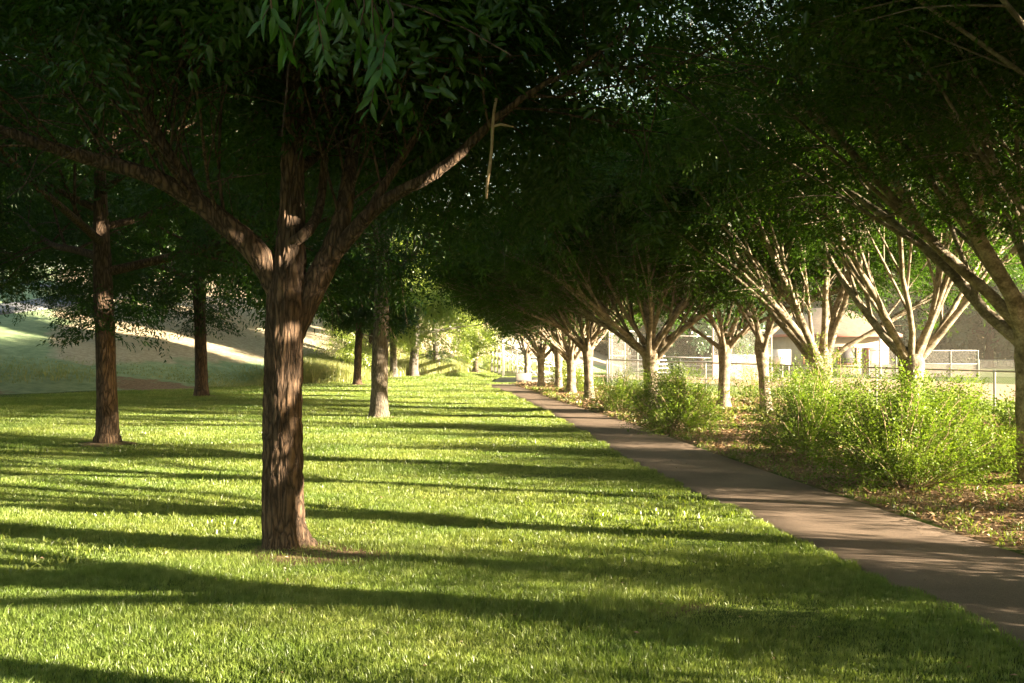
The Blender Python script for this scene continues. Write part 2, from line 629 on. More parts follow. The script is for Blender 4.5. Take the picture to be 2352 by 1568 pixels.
def vase_tree(seed, r0=.15, fork=1.35, nl=10, spread=1.0, L=5.6, far=False, lean=(0, 0), beams=(), loc=(0, 0, 0), scale=1.0):
    t = Tree(seed)
    t.beams, t.loc, t.scale = list(beams), np.array(loc, float), scale
    rng = t.rng
    top = np.array([lean[0], lean[1], fork])
    c = np.array([[0, 0, -.15, r0 * 1.75], [0, 0, .06, r0 * 1.35], [lean[0] * .2, lean[1] * .2, .35, r0 * 1.02],
                  [lean[0] * .6, lean[1] * .6, fork * .65, r0 * .98], [top[0], top[1], fork, r0 * 1.2], [top[0] * 1.05, top[1] * 1.05, fork + .28, r0 * .8]])
    q = spline(c, 20)
    k = 8 if far else 14
    fl = rng.normal(0, .03, (20, k))
    t.mb.tube(q[:, :3], q[:, 3], k, flute=fl)
    for i in range(nl):
        az = i * 2.399 + rng.uniform(-.3, .3)
        inc = math.radians(([50, 42, 30, 52, 36, 20, 46, 34, 12, 40, 54, 28][i % 12] + rng.uniform(-4, 4)) * spread)
        z0 = fork + rng.uniform(-.22, .2)
        p = np.array([top[0], top[1], z0]) + np.array([math.cos(az), math.sin(az), 0]) * r0 * .35
        d = np.array([math.cos(az) * math.sin(inc), math.sin(az) * math.sin(inc), math.cos(inc)])
        rl = r0 * rng.uniform(.29, .50)
        Ll = L * rng.uniform(.85, 1.1)
        for tr in range(8):
            pts, _ = branch_pts(p, d, Ll, 10, rng, .085, (d[0] * .03, d[1] * .03, .13))
            if t.ok(pts, rl * .5):
                break
            az += .23
            d = np.array([math.cos(az) * math.sin(inc), math.sin(az) * math.sin(inc), math.cos(inc)])
        rad = np.linspace(1, .18, 10) * rl
        rad[0] *= 1.25
        t.mb.tube(pts, rad, 5 if far else 8, cap=False)
        for p2, d2, tt, rr, dd in t.sub(pts, rl, rl * .18, 9, .12, .9, (8, 26), 1, 2):
            d2 = unit(d2 + np.array([0, 0, .12]))
            L2 = Ll * (1 - tt) * .85 + .9
            pts2, _ = branch_pts(p2, d2, L2, 6, rng, .05, (0, 0, .02))
            r2 = max(rr * .55, .014)
            if not t.ok(pts2, .02):
                continue
            t.mb.tube(pts2, np.linspace(r2, .006, 6), 3 if far else 5, cap=False)
            for p3, d3, t3, r3, dd3 in t.sub(pts2, r2, .007, 8, .15, 1.0, (16, 42), 1, 1):
                L3 = rng.uniform(.5, 1.25)
                d3 = unit(d3 + np.array([0, 0, -.12]))
                pts3, de = branch_pts(p3, d3, L3, 4, rng, .07, (0, 0, -.25))
                if not t.ok(pts3):
                    continue
                if not far or rng.random() < .4:
                    t.mb.tube(pts3, np.linspace(max(r3 * .6, .006), .003, 4), 3, cap=False)
                for j in range(5 if far else 7):
                    u = rng.uniform(.05, 1) * 3
                    a = int(min(u, 2))
                    pp = pts3[a] + (pts3[a + 1] - pts3[a]) * (u - a)
                    t.sp.append(pp)
                    dv = unit(pts3[a + 1] - pts3[a])
                    t.sd.append(unit(dv * .6 + rng.normal(0, .45, 3) * np.array([1, 1, .45]) + np.array([0, 0, -.10])))
    return t


def vase_cut(pos):
    r = np.hypot(pos[:, 0], pos[:, 1])
    lim = 2.1 + np.clip(1.6 - r, 0, 2) * .9 + R.normal(0, .15, len(pos))
    return pos[:, 2] > lim


def vase_cut2(pos):
    r = np.hypot(pos[:, 0], pos[:, 1])
    lim = 2.2 + np.clip(1.5 - r, 0, 2) * .75 + np.clip(r - 1.6, 0, 5) * .42 + R.normal(0, .15, len(pos))
    return pos[:, 2] > lim


# spreading ash-like tree ----------------------------------------------
AS = spray_set(21, .55, 34, .072, .029, 'fold', spread=.23)
ASF = spray_set(22, .7, 18, .15, .065, spread=.3)


def foliate(t, pts, r0, n2, n3, nsp, L2f, L3=(.6, 1.4), t0=.2, far=False, base=.9, droop=-.15):
    rng = t.rng
    if getattr(t, 'tight', 0):
        base, L3 = base * t.tight, (.3, .8)
    Ll = np.linalg.norm(np.diff(pts, axis=0), axis=1).sum()
    for p2, d2, tt, rr, dd in t.sub(pts, r0, r0 * .25, n2, t0, 1.0, (30, 62), 1, 2):
        L2 = Ll * (1 - tt) * L2f + base
        pts2, _ = branch_pts(p2, unit(d2 + np.array([0, 0, .1])), L2, 6, rng, .08, (0, 0, .05))
        r2 = max(rr * .45, .010)
        if not t.ok(pts2, .02):
            continue
        t.mb.tube(pts2, np.linspace(r2, .006, 6), 3 if far else 5, cap=False)
        for p3, d3, t3, r3, dd3 in t.sub(pts2, r2, .006, n3, .15, 1.0, (30, 65), 1, 1):
            pts3, _ = branch_pts(p3, d3, rng.uniform(*L3), 4, rng, .1, (0, 0, droop * 2))
            if not t.ok(pts3):
                continue
            if not far or rng.random() < .5:
                t.mb.tube(pts3, np.linspace(max(r3 * .6, .006), .003, 4), 3, cap=False)
            for j in range(nsp):
                u = rng.uniform(.05, 1) * 3
                a = int(min(u, 2))
                t.sp.append(pts3[a] + (pts3[a + 1] - pts3[a]) * (u - a))
                dv = unit(pts3[a + 1] - pts3[a])
                t.sd.append(unit(dv * .6 + rng.normal(0, .5, 3) * np.array([1, 1, .5]) + np.array([0, 0, -.25])))


def ash_tree(seed, r0=.19, zf=2.4, ht=8.5, nl=11, L=4.4, far=False, bend=(.1, .05), nsp=7, lowinc=68, beams=(), loc=(0, 0, 0), scale=1.0, tight=0):
    t = Tree(seed)
    t.tight = tight
    t.beams, t.loc, t.scale = list(beams), np.array(loc, float), scale
    rng = t.rng
    c = [[0, 0, -.15, r0 * 1.6], [0, 0, .08, r0 * 1.25], [0, 0, .4, r0], [bend[0] * .4, bend[1] * .4, zf * .6, r0 * .88],
         [bend[0], bend[1], zf, r0 * .85], [bend[0] * 1.3, bend[1], zf + 1.4, r0 * .55], [bend[0], -bend[1], zf + 3, r0 * .35], [0, 0, ht - 1, r0 * .12]]
    q = spline(np.array(c), 40)
    k = 8 if far else 16
    t.mb.tube(q[:, :3], q[:, 3], k, flute=rng.normal(0, .03, (40, k)))
    for i in range(nl):
        az = i * 2.399 + rng.uniform(-.3, .3)
        u = i / (nl - 1)
        z0 = zf - .1 + u * (ht - zf - 2.6)
        jz = np.argmin(abs(q[:, 2] - z0))
        inc = math.radians(lowinc - 32 * u + rng.uniform(-6, 6))
        d = np.array([math.cos(az) * math.sin(inc), math.sin(az) * math.sin(inc), math.cos(inc)])
        Ll = L * (1 - .45 * u) * rng.uniform(.9, 1.1)
        rl = q[jz, 3] * .55
        pts, _ = branch_pts(q[jz, :3], d, Ll, 9, rng, .07, (0, 0, .15))
        t.mb.tube(pts, np.linspace(1, .22, 9) * rl, 5 if far else 8, cap=False)
        foliate(t, pts, rl, 9, 7, nsp, .5, far=far, t0=.15)
    pts = q[-14:, :3]
    foliate(t, pts, .05, 10, 6, nsp, .3, far=far, base=1.3)
    return t


def cutz(zmin, soft=.2, rin=None):
    def f(pos):
        return pos[:, 2] > zmin + R.normal(0, soft, len(pos))
    return f


# ------------------------------------------------------------------ path outline
PL = np.array([(4.6, -12), (2.63, 5.39), (2.37, 7.48), (1.68, 12.66), (1.02, 20), (.29, 27.3), (-.45, 33), (-1.02, 37), (-1.0, 38.6), (-.2, 39.6), (1.2, 40.2)])
PR = np.array([(6.1, -12), (4.12, 5.39), (3.85, 7.48), (3.13, 12.66), (2.3, 20), (1.25, 27.3), (.62, 33), (.22, 36.2), (.3, 36.9), (.6, 37.3), (1.4, 37.6)])


def path_left(y):
    return np.interp(y, PL[:8, 1], PL[:8, 0])


def path_right(y):
    return np.interp(y, PR[:8, 1], PR[:8, 0])


TREES_LAWN = [(-1.75, 7.69), (-6.3, 15.5), (-9.2, 29.5), (-2.8, 21.0), (-5.9, 38.0), (-6.2, 43.6), (-5.3, 44.6), (-4.55, 46.0), (-3.85, 51.0), (-2.0, 54.6)]
TREES_ROW = [(5.78, 11.0), (6.5, 16.2), (6.1, 19.6), (5.7, 22.3), (5.1, 24.0), (3.15, 22.6), (2.12, 27.3), (1.83, 30.7), (1.6, 34.2), (1.0, 34.4), (.62, 41.2)]
TREES_SIDE = [(6.4, -1.8), (7.0, -5.5), (8.0, -10.5)]


def bed_mask(x, y):
    """1 inside mulch bed between path and fence"""
    s = fence_s(x, y)
    a = sm((x - path_right(y) + .10) / .2)
    b = 1 - sm((s + 1.0) / 1.5)
    c = 1 - sm((y - 42) / 3)
    d = 1 - sm((x - path_right(y) - 7.5) / 2)
    return a * b * c * d


# ------------------------------------------------------------------ ground sheet
def axis(lo, hi, c, d0, g):
    a = [c]
    st = d0
    while a[-1] < hi:
        a.append(a[-1] + st)
        st *= g
    b = [c]
    st = d0
    while b[-1] > lo:
        b.append(b[-1] - st)
        st *= g
    return np.array(sorted(set(b[1:] + a)))


gx = np.concatenate([axis(-900, -12, -12, .35, 1.035)[:-1], np.arange(-12, 14, .2), axis(14, 900, 14, .25, 1.035)])
gx = np.unique(np.round(gx, 4))
gy = np.concatenate([axis(-500, 0, 0, .5, 1.06)[:-1], np.arange(0, 60, .25), axis(60, 1500, 60, .35, 1.03)])
gy = np.unique(np.round(gy, 4))
X, Y = np.meshgrid(gx, gy)
Z = H(X, Y)
near = sm((70 - Y) / 30)
nzv = np.sin(X * 1.9 + np.sin(Y * 1.3) * 2) * np.sin(Y * 1.7 + np.sin(X * .9) * 1.5)
on_path = sm((X - path_left(Y) + .8) / .3) * (1 - sm((X - path_right(Y) - .25) / .3)) * (Y < 42)
Z = Z + (.014 * nzv) * near * (1 - on_path) - .004 * on_path
hole = np.zeros_like(Z)
for (tx, ty) in TREES_LAWN + TREES_ROW:
    rr = np.hypot(X - tx, Y - ty)
    Z = Z + .05 * np.exp(-(rr / .45) ** 2) * (1 - on_path)
Z = Z + .018 * sm((X - path_right(Y) - .02) / .2) * bed_mask(X, Y) * (1 + .6 * np.sin(X * 5 + np.sin(Y * 4)) * np.sin(Y * 6))
ny, nx = X.shape
V = np.stack([X, Y, Z], -1).reshape(-1, 3)
idx = np.arange(nx * ny).reshape(ny, nx)
Q = np.stack([idx[:-1, :-1], idx[:-1, 1:], idx[1:, 1:], idx[1:, :-1]], -1).reshape(-1, 4)
ground = mesh_obj('ground', V, [Q], M['ground'], smooth=True)
tag(ground, None, None, None, 'structure')
tt = (Y - yb(X)) * .8
s_ = fence_s(X, Y)
dirt = bed_mask(X, Y) * .78
dirt = np.maximum(dirt, .9 * np.exp(-(((X + 1.4) / .75) ** 2 + ((Y - 7.45) / .45) ** 2) ** 1.5))
dirt = np.maximum(dirt, .62 * np.exp(-(((X - .95) / .6) ** 2 + ((Y - 6.0) / .3) ** 2)))
for (tx, ty) in TREES_LAWN[1:]:
    dirt = np.maximum(dirt, .8 * np.exp(-((X - tx) ** 2 + (Y - ty) ** 2) / .35))
dirt = np.maximum(dirt, .75 * np.exp(-(((X + 12.2) / 2.2) ** 2 + ((Y - 34.3) / 1.6) ** 2) ** 2))
dirt = np.maximum(dirt, .7 * np.exp(-(((X + 17.5) / 3) ** 2 + ((Y - 30.0) / .9) ** 2) ** 2))
hg = sm(tt / 1.5) * (X < 25)
dry = sm((tt - 2.5) / 6) * sm((X + .46 * Y) / 4 + .4) * (1 - .6 * sm((X - 20) / 30))
infield = sm((s_ - 7.5) / 1.2) * (1 - sm((s_ - 27.5) / 1.2)) * (1 - sm((Y - 66.5) / 1)) * sm((X - 3) / 1) * sm((Y - 13) / 1)
for nm, a in (('dirt', dirt), ('hillgreen', hg), ('dry', dry), ('infield', infield)):
    at = ground.data.attributes.new(nm, 'FLOAT', 'POINT')
    at.data.foreach_set('value', a.ravel().astype(np.float32))


def ribbon(name, L_, R_, zf, mat, n=260, m=8, thick=.03):
    L_ = spline(L_, n)
    R_ = spline(R_, n)
    u = np.array([0, .012, .03, .25, .5, .75, .97, .988, 1.0])[:m]
    u = u if m == 9 else np.linspace(0, 1, m)
    G = L_[:, None] * (1 - u)[None, :, None] + R_[:, None] * u[None, :, None]
    z = zf(G[..., 0], G[..., 1])
    z[:, 0] -= .035
    z[:, 1] -= .008
    z[:, -1] -= .035
    z[:, -2] -= .008
    top = np.concatenate([G, z[..., None]], -1)
    i = np.arange(n * m).reshape(n, m)
    Qs = [np.stack([i[:-1, :-1], i[:-1, 1:], i[1:, 1:], i[1:, :-1]], -1).reshape(-1, 4)]
    V = top.reshape(-1, 3)
    off = len(V)
    sk = np.vstack([top[:, 0] - [0, 0, .12], top[:, -1] - [0, 0, .12]])
    V = np.vstack([V, sk])
    a = np.arange(n - 1)
    Qs.append(np.stack([i[:-1, 0], i[1:, 0], off + a + 1, off + a], -1))
    Qs.append(np.stack([i[1:, -1], i[:-1, -1], off + n + a, off + n + a + 1], -1))
    return tag(mesh_obj(name, V, Qs, mat), None, None, None, 'structure')


ribbon('footpath', PL, PR, lambda x, y: .010 + .004 * np.sin((x - path_left(y)) * 2) + 0 * x, M['asphalt'], m=9)
hp = np.array([(-27, 36.5), (-23.5, 42), (-22.3, 46.5), (-22.2, 51), (-25, 56), (-36, 60)])
hr = hp + np.array([(-1.6, 1.6), (-2.0, 1.0), (-2.1, .3), (-2, .9), (-1.2, 1.6), (-.5, 2)])
ribbon('hill_path', hr, hp, lambda x, y: H(x, y) + .07, M['hillpath'])

mb = MB()
mb.add([(-.75, 39.2, .045), (2.6, 38.9, .045), (2.9, 44.6, .045), (-.55, 44.4, .045), (-.75, 39.2, -.1), (2.6, 38.9, -.1), (2.9, 44.6, -.1), (-.55, 44.4, -.1)],
       [(0, 1, 2, 3), (0, 4, 5, 1), (1, 5, 6, 2), (2, 6, 7, 3), (3, 7, 4, 0)])
tag(mb.build('concrete_pad', M['concrete']), None, None, None, 'structure')


# ------------------------------------------------------------------ grass
def cheap_noise(x, y, s, seed=0):
    r = np.random.default_rng(seed)
    v = np.zeros_like(x)
    for i in range(7):
        a, b = r.normal(0, 1, 2) * s
        v += np.sin(x * a + y * b + r.uniform(0, 6.28))
    return v / 7 ** .5


def blades(x, y, z, h, w, name, mat, lean=.35, five=None, curl=.4):
    n = len(x)
    az = R.uniform(0, 2 * math.pi, n)
    la = R.uniform(0, 2 * math.pi, n)
    ln = np.abs(R.normal(0, lean, n)) * h
    B = np.stack([x, y, z], -1)
    wd = np.stack([np.cos(az), np.sin(az), 0 * az], -1) * (w / 2)[:, None]
    ld = np.stack([np.cos(la), np.sin(la), 0 * la], -1)
    tip = B + ld * ln[:, None] + np.stack([0 * h, 0 * h, h], -1)
    mid = B + ld * (ln * (.5 - curl * .5))[:, None] + np.stack([0 * h, 0 * h, h * .6], -1)
    V = np.stack([B - wd, B + wd, mid + wd * .8, mid - wd * .8, tip], 1).reshape(-1, 3)
    o = np.arange(n)[:, None] * 5
    Q = o + np.array([[0, 1, 2, 3]])
    T = o + np.array([[3, 2, 4]])
    return mesh_obj(name, V, [Q, T], mat)


def scatter(n_max, y0, y1, dens):
    """sample points with density(Y) inside a widening field of view plus margins"""
    out = []
    ys = np.geomspace(y0, y1, 60)
    for a, b in zip(ys[:-1], ys[1:]):
        ym = (a + b) / 2
        xl, xr = -(.60 * ym + 2.0), (.60 * ym + 2.0)
        n = int((b - a) * (xr - xl) * dens(ym))
        out.append(np.stack([R.uniform(xl, xr, n), R.uniform(a, b, n)], -1))
    return np.vstack(out)


D0 = 19000.


def dens(y):
    return D0 * min(1, (7.0 / y) ** 1.9)


pt = scatter(0, 3.2, 58, dens)
x, y = pt[:, 0], pt[:, 1]
keep = (x < path_left(np.minimum(y, 37)) + .035 + .045 * cheap_noise(x, y, 6, 3)) | ((y > 37.6) & (x < 3) & ~((x > -.8) & (y > 39) & (y < 44.5)))
keep &= y < yb(x) + .5
drt = np.exp(-(((x + 1.4) / .75) ** 2 + ((y - 7.45) / .45) ** 2) ** 1.5)
drt = np.maximum(drt, .7 * np.exp(-(((x - .95) / .6) ** 2 + ((y - 6.0) / .3) ** 2)))
for (tx, ty) in TREES_LAWN:
    rr = np.hypot(x - tx, y - ty)
    drt = np.maximum(drt, np.exp(-(rr / .36) ** 4))
nz2 = cheap_noise(x, y, 5, 5)
keep &= (R.random(len(x)) > drt * (.85 + .25 * nz2))
clump = cheap_noise(x, y, 2.2, 8)
keep &= R.random(len(x)) < .80 + .2 * clump
x, y = x[keep], y[keep]
hh = (.036 + .010 * cheap_noise(x, y, 1.3, 1) + .010 * cheap_noise(x, y, 7, 2)) * R.uniform(.55, 1.35, len(x))
edge = np.exp(-np.clip(path_left(y) - x, 0, 9) / .12)
hh = hh * (1 + .5 * edge)
hh = np.clip(hh, .015, .13) * (1 + .25 * sm((y - 10) / 30))
tall = R.random(len(x)) < .006
hh[tall] *= 1.7
ww = .0036 * np.maximum(1, (y / 7.0)) ** .9 * R.uniform(.7, 1.4, len(x))
g = blades(x, y, H(x, y) - .004, hh, ww, 'lawn_grass', M['grass'], lean=.55)
tag(g, None, None, None, 'stuff')
print('grass', len(x))

# small broad weeds / clover in lawn and in the mulch bed
n = 26000
wx = R.uniform(-6, 14, n)
wy = 4.2 + 30 * R.random(n) ** 1.6
bm = bed_mask(wx, wy)
nn = cheap_noise(wx, wy, 1.3, 17)
near_edge = np.exp(-np.abs(wx - path_right(wy) - .1) / .25)
k = (bm > .5) & (R.random(n) < np.clip(.12 + .38 * nn + .8 * near_edge + .4 * sm((wx - path_right(wy) - 1.2) / 2) * (wy > 14), .02, 1))
wx, wy = wx[k], wy[k]
rep = 12
wx = np.repeat(wx, rep) + R.normal(0, .035, len(wx) * rep)
wy = np.repeat(wy, rep) + R.normal(0, .035, len(wy) * rep)
sc_ = (1 + wy / 18)
g = blades(wx, wy, H(wx, wy) + .015, .032 * sc_ * R.uniform(.4, 1.6, len(wx)), .007 * sc_ * R.uniform(.6, 1.4, len(wx)), 'bed_weeds', M['weed'], lean=.9)
tag(g, None, None, None, 'stuff')

# dry litter on the bed
n = 150000
lx = R.uniform(0, 13, n)
ly = 4.5 + 34 * R.random(n) ** 1.7
k = bed_mask(lx, ly) > R.random(n) * 1.1
lx, ly = lx[k], ly[k]
n = len(lx)
sz = .030 * (1 + ly / 16) * R.uniform(.5, 1.7, n)
lv, lq = leaf_shape(1, .38, 'diamond')
a = R.uniform(0, 2 * math.pi, n)
dirs = np.stack([np.cos(a), np.sin(a), R.normal(0, .35, n)], -1)
up = unit(np.stack([R.normal(0, .5, n), R.normal(0, .5, n), np.ones(n)], -1))
xx = unit(dirs)
yy = unit(np.cross(up, xx))
Bm = np.stack([xx, yy, np.cross(xx, yy)], -1) * sz[:, None, None]
LVt = np.einsum('nij,vj->nvi', Bm, lv) + np.stack([lx, ly, H(lx, ly) + .045], -1)[:, None]
LQt = np.asarray(lq)[None] + (np.arange(n) * len(lv))[:, None, None]
lit = mesh_obj('leaf_litter', LVt.reshape(-1, 3), [LQt.reshape(-1, 4)], M['litter'])
tag(lit, None, None, None, 'stuff')

n = 2600
fx = R.uniform(-9, 5, n)
fy = 4 + 26 * R.random(n) ** 1.5
k = (fx < path_right(fy)) & (np.abs(fx) < .56 * fy + 1) & ((R.random(n) < .35) | (np.abs(fx - path_right(fy)) < .35) | (np.hypot(fx + 1.5, fy - 7.5) < 1.2))
fx, fy = fx[k], fy[k]
n = len(fx)
a = R.uniform(0, 2 * math.pi, n)
dirs = np.stack([np.cos(a), np.sin(a), R.normal(0, .3, n)], -1)
up = unit(np.stack([R.normal(0, .4, n), R.normal(0, .4, n), np.ones(n)], -1))
xx = unit(dirs)
yy = unit(np.cross(up, xx))
Bm = np.stack([xx, yy, np.cross(xx, yy)], -1) * (.026 * R.uniform(.5, 1.5, n))[:, None, None]
onp = fx > path_left(fy)
zf_ = np.where(onp, .022, H(fx, fy) + .035)
LVt = np.einsum('nij,vj->nvi', Bm, lv) + np.stack([fx, fy, zf_], -1)[:, None]
LQt = np.asarray(lq)[None] + (np.arange(n) * len(lv))[:, None, None]
fl_ = mesh_obj('fallen_leaves', LVt.reshape(-1, 3), [LQt.reshape(-1, 4)], M['litter'])
tag(fl_, None, None, None, 'stuff')

# clover and broad weeds in the turf
n = 5200
cx = R.uniform(-7, 3.5, n)
cy = 4.2 + 14 * R.random(n) ** 1.4
k = (cx < path_left(cy) - .05) & (cheap_noise(cx, cy, 1.1, 77) > .55) & (np.abs(cx) < .56 * cy + 1)
cx, cy = cx[k], cy[k]
rp = 9
cx = np.repeat(cx, rp) + R.normal(0, .03, len(cx) * rp)
cy = np.repeat(cy, rp) + R.normal(0, .03, len(cy) * rp)
g = blades(cx, cy, H(cx, cy), .045 * R.uniform(.6, 1.5, len(cx)), .013 * R.uniform(.6, 1.4, len(cx)), 'clover', M['weed'], lean=.8)
tag(g, None, None, None, 'stuff')

# taller rough grass at the foot of the hill and on the field side
pts = []
n = 150000
tx = R.uniform(-26, 4, n)
ty = yb(tx) + np.abs(R.normal(0, 4.5, n)) + .3
mass = cheap_noise(tx, ty, .35, 31)
k = R.random(n) < np.clip(.35 + .5 * mass + .5 * ((tx > -10)) - .3 * (tx < -10), .0, 1)
k &= np.exp(-(((tx + 12.2) / 2.2) ** 2 + ((ty - 34.3) / 1.6) ** 2) ** 2) < .4
tx, ty = tx[k], ty[k]
th = (.22 + .16 * cheap_noise(tx, ty, .5, 32) + .22 * ((tx > -9) & (tx < -4.5)) - .17 * (tx < -9.5)) * R.uniform(.4, 1.3, len(tx))
th *= np.exp(-np.clip(ty - yb(tx) - 2, 0, 30) / 6)
g = blades(tx, ty, H(tx, ty), np.clip(th, .06, 1), np.full(len(tx), .022), 'tall_grass', M['tall'], lean=.4)
tag(g, None, None, None, 'stuff')
n = 60000
tx = R.uniform(5, 34, n)
ty = R.uniform(9, 44, n)
ss = fence_s(tx, ty)
k = (ss > -4) & (ss < 8) & (tx < .62 * ty + 3)
tx, ty = tx[k], ty[k]
g = blades(tx, ty, H(tx, ty), .09 * R.uniform(.4, 1.4, len(tx)), np.full(len(tx), .02), 'field_grass', M['grass'], lean=.5)
tag(g, None, None, None, 'stuff')

# ------------------------------------------------------------------ the big foreground tree
PX = 7.7 / F
BEAMS = [(P(670, 476, 7.55), .115), (P(668, 582, 7.55), .075), (P(560, 545, 7.4), .06), (P(690, 755, 7.55), .06),
         (P(1165, 285, 7.0), .03), (P(235, 520, 15.4), .12), (P(240, 690, 15.4), .12)]


def big_tree():
    base = np.array([-1.755, 7.7, 0])
    root = empty('ash_tree', base, 'thick furrowed brown trunk nearest the camera, forking into wide limbs', 'tree', 'trees on the lawn')
    t = Tree(101)
    t.beams, t.loc = BEAMS, base
    rng = t.rng

    def W(dx, dy, Yd=7.7):
        return P(dx, dy, Yd) - base
    c = [(657, 1300, 74), (657, 1262, 64), (654, 1235, 53), (650, 1190, 48), (649, 1080, 45.5), (649, 960, 45), (651, 850, 44), (654, 750, 44), (658, 680, 43), (663, 610, 37),
         (668, 550, 32), (670, 460, 28), (672, 350, 26), (676, 220, 24), (682, 60, 20), (690, -200, 15), (700, -600, 9), (705, -1000, 3)]
    ctrl = np.array([np.append(W(a, b), r * PX) for a, b, r in c])
    q = spline(ctrl, 420)
    K = 110
    fl = np.zeros((len(q), K))
    ang = np.arange(K) / K * 2 * math.pi
    for i in range(len(q)):
        r_ = q[i, 3]
        zz = q[i, 2]
        if zz > 4.2:
            continue
        root_f = .26 * max(0, 1 - zz / .28) ** 1.5
        for j in range(K):
            ca, sa = math.cos(ang[j]), math.sin(ang[j])
            v = Vector((ca * r_ * 34, sa * r_ * 34, zz * 5.0))
            w = mnoise.noise_vector(v * .45) * 1.3
            d = mnoise.voronoi(v + Vector((w.x, w.y, w.z * .4)), distance_metric='DISTANCE', exponent=2.5)[0]
            e = min((d[1] - d[0]) * 2.2, 1)
            fl[i, j] = (e - .6) * .0135 / r_ + mnoise.noise(Vector((ca * 2, sa * 2, zz * 1.1))) * .05 + root_f * (math.sin(ang[j] * 5 + 1) * .5 + .35 * math.sin(ang[j] * 3)) \
                + mnoise.noise(Vector((ca * r_ * 60, sa * r_ * 60, zz * 28))) * .003 / r_
    t.mb.tube(q[:, :3], q[:, 3], K, flute=fl, cap=False)

    def limb(pts, n=60, K=36, fol=None):
        ct = np.array([np.append(W(a, b, Yd), r * PX) for a, b, r, Yd in pts])
        qq = spline(ct, n)
        f2 = np.array([[(min((mnoise.voronoi(Vector((math.cos(a) * w[3] * 24, math.sin(a) * w[3] * 24, i * .42)))[0][1] - mnoise.voronoi(Vector((math.cos(a) * w[3] * 24, math.sin(a) * w[3] * 24, i * .42)))[0][0]) * 2, 1) - .5) * .007 / max(w[3], .02)
                        for a in np.arange(K) / K * 2 * math.pi] for i, w in enumerate(qq)])
        t.mb.tube(qq[:, :3], qq[:, 3], K, flute=f2, cap=False)
        if fol:
            foliate(t, qq[::6, :3], qq[0, 3] * .5, *fol[:3], fol[3], t0=fol[4], L3=(.5, 1.2))
        return qq
    # left limb with its fork
    limb([(648, 690, 26, 7.7), (618, 622, 30, 7.68), (582, 572, 28, 7.6), (520, 516, 25, 7.5), (440, 455, 21, 7.4), (340, 402, 17, 7.25), (200, 362, 15, 7.1), (60, 318, 11, 6.9), (-140, 240, 7, 6.7), (-340, 130, 3, 6.5)],
         80, fol=(16, 7, 7, .42, .3))
    limb([(470, 475, 12, 7.45), (430, 415, 14, 7.4), (385, 350, 12, 7.3), (345, 270, 10, 7.2), (300, 150, 8, 7.0), (240, -60, 4, 6.8)], 40, 20, fol=(10, 7, 7, .42, .25))
    # right limbs
    limb([(675, 770, 24, 7.74), (702, 695, 31, 7.74), (738, 625, 29, 7.74), (768, 560, 25, 7.76), (788, 490, 20.5, 7.82), (800, 415, 18, 7.9), (812, 335, 15, 7.98), (835, 230, 13, 8.0), (865, 60, 9, 8.2), (900, -200, 4, 8.4)],
         80, fol=(16, 7, 7, .42, .4))
    limb([(755, 600, 18, 7.74), (800, 545, 18, 7.7), (850, 490, 16, 7.6), (910, 445, 14, 7.5), (975, 412, 13, 7.34), (1040, 366, 11.5, 7.26), (1100, 310, 9.5, 7.2), (1150, 262, 7.5, 7.1), (1230, 205, 6, 7.0), (1330, 150, 4, 6.9), (1460, 60, 2, 6.8)],
         80, 28, fol=(15, 7, 7, .38, .35))
    limb([(836, 505, 10, 7.5), (880, 430, 10, 7.6), (930, 350, 9, 7.75), (985, 270, 7, 7.95), (1060, 150, 5, 8.2), (1140, 0, 3, 8.4)], 36, 16, fol=(12, 7, 7, .42, .2))
    limb([(668, 560, 13, 7.62), (700, 536, 13, 7.58), (724, 505, 11.5, 7.72), (737, 460, 10.5, 7.85), (743, 400, 9.5, 7.9), (748, 340, 9, 7.9), (762, 260, 8, 7.9), (778, 170, 7, 7.9), (800, 20, 5, 7.2), (820, -160, 3, 7.1)],
         60, 22, fol=(8, 6, 6, .4, .55))
    limb([(748, 350, 7, 7.9), (715, 330, 6.5, 7.7), (680, 318, 7, 7.5), (662, 290, 5, 7.4), (655, 268, 4, 7.38)], 20, 12)
    # limbs reaching toward and away from the viewer, out of the picture's top
    for (az, z0, Ll, inc) in [(-95, 3.6, 4.6, 62), (-60, 3.9, 4.4, 56), (-130, 4.2, 4.2, 58), (85, 2.9, 4.6, 62), (120, 3.1, 4.6, 60), (55, 3.3, 4.4, 56), (150, 3.6, 4.4, 52), (20, 4.0, 4.2, 50), (-20, 4.2, 4.4, 54), (-165, 4.4, 4.4, 54), (0, 5.2, 3.6, 40), (90, 5.3, 3.6, 42), (-90, 5.4, 3.6, 42), (180, 5.6, 3.4, 40)]:
        j = np.argmin(abs(q[:, 2] - z0))
        a, inc = math.radians(az), math.radians(inc)
        d = np.array([math.cos(a) * math.sin(inc), math.sin(a) * math.sin(inc), math.cos(inc)])
        for tr in range(8):
            pts, _ = branch_pts(q[j, :3], d, Ll, 9, rng, .06, (0, 0, .12))
            if t.ok(pts, .05):
                break
            a += .2
            d = np.array([math.cos(a) * math.sin(inc), math.sin(a) * math.sin(inc), math.cos(inc)])
        t.mb.tube(pts, np.linspace(q[j, 3] * .55, .012, 9), 8, cap=False)
        foliate(t, pts, .06, 10, 7, 7, .45, t0=.2)

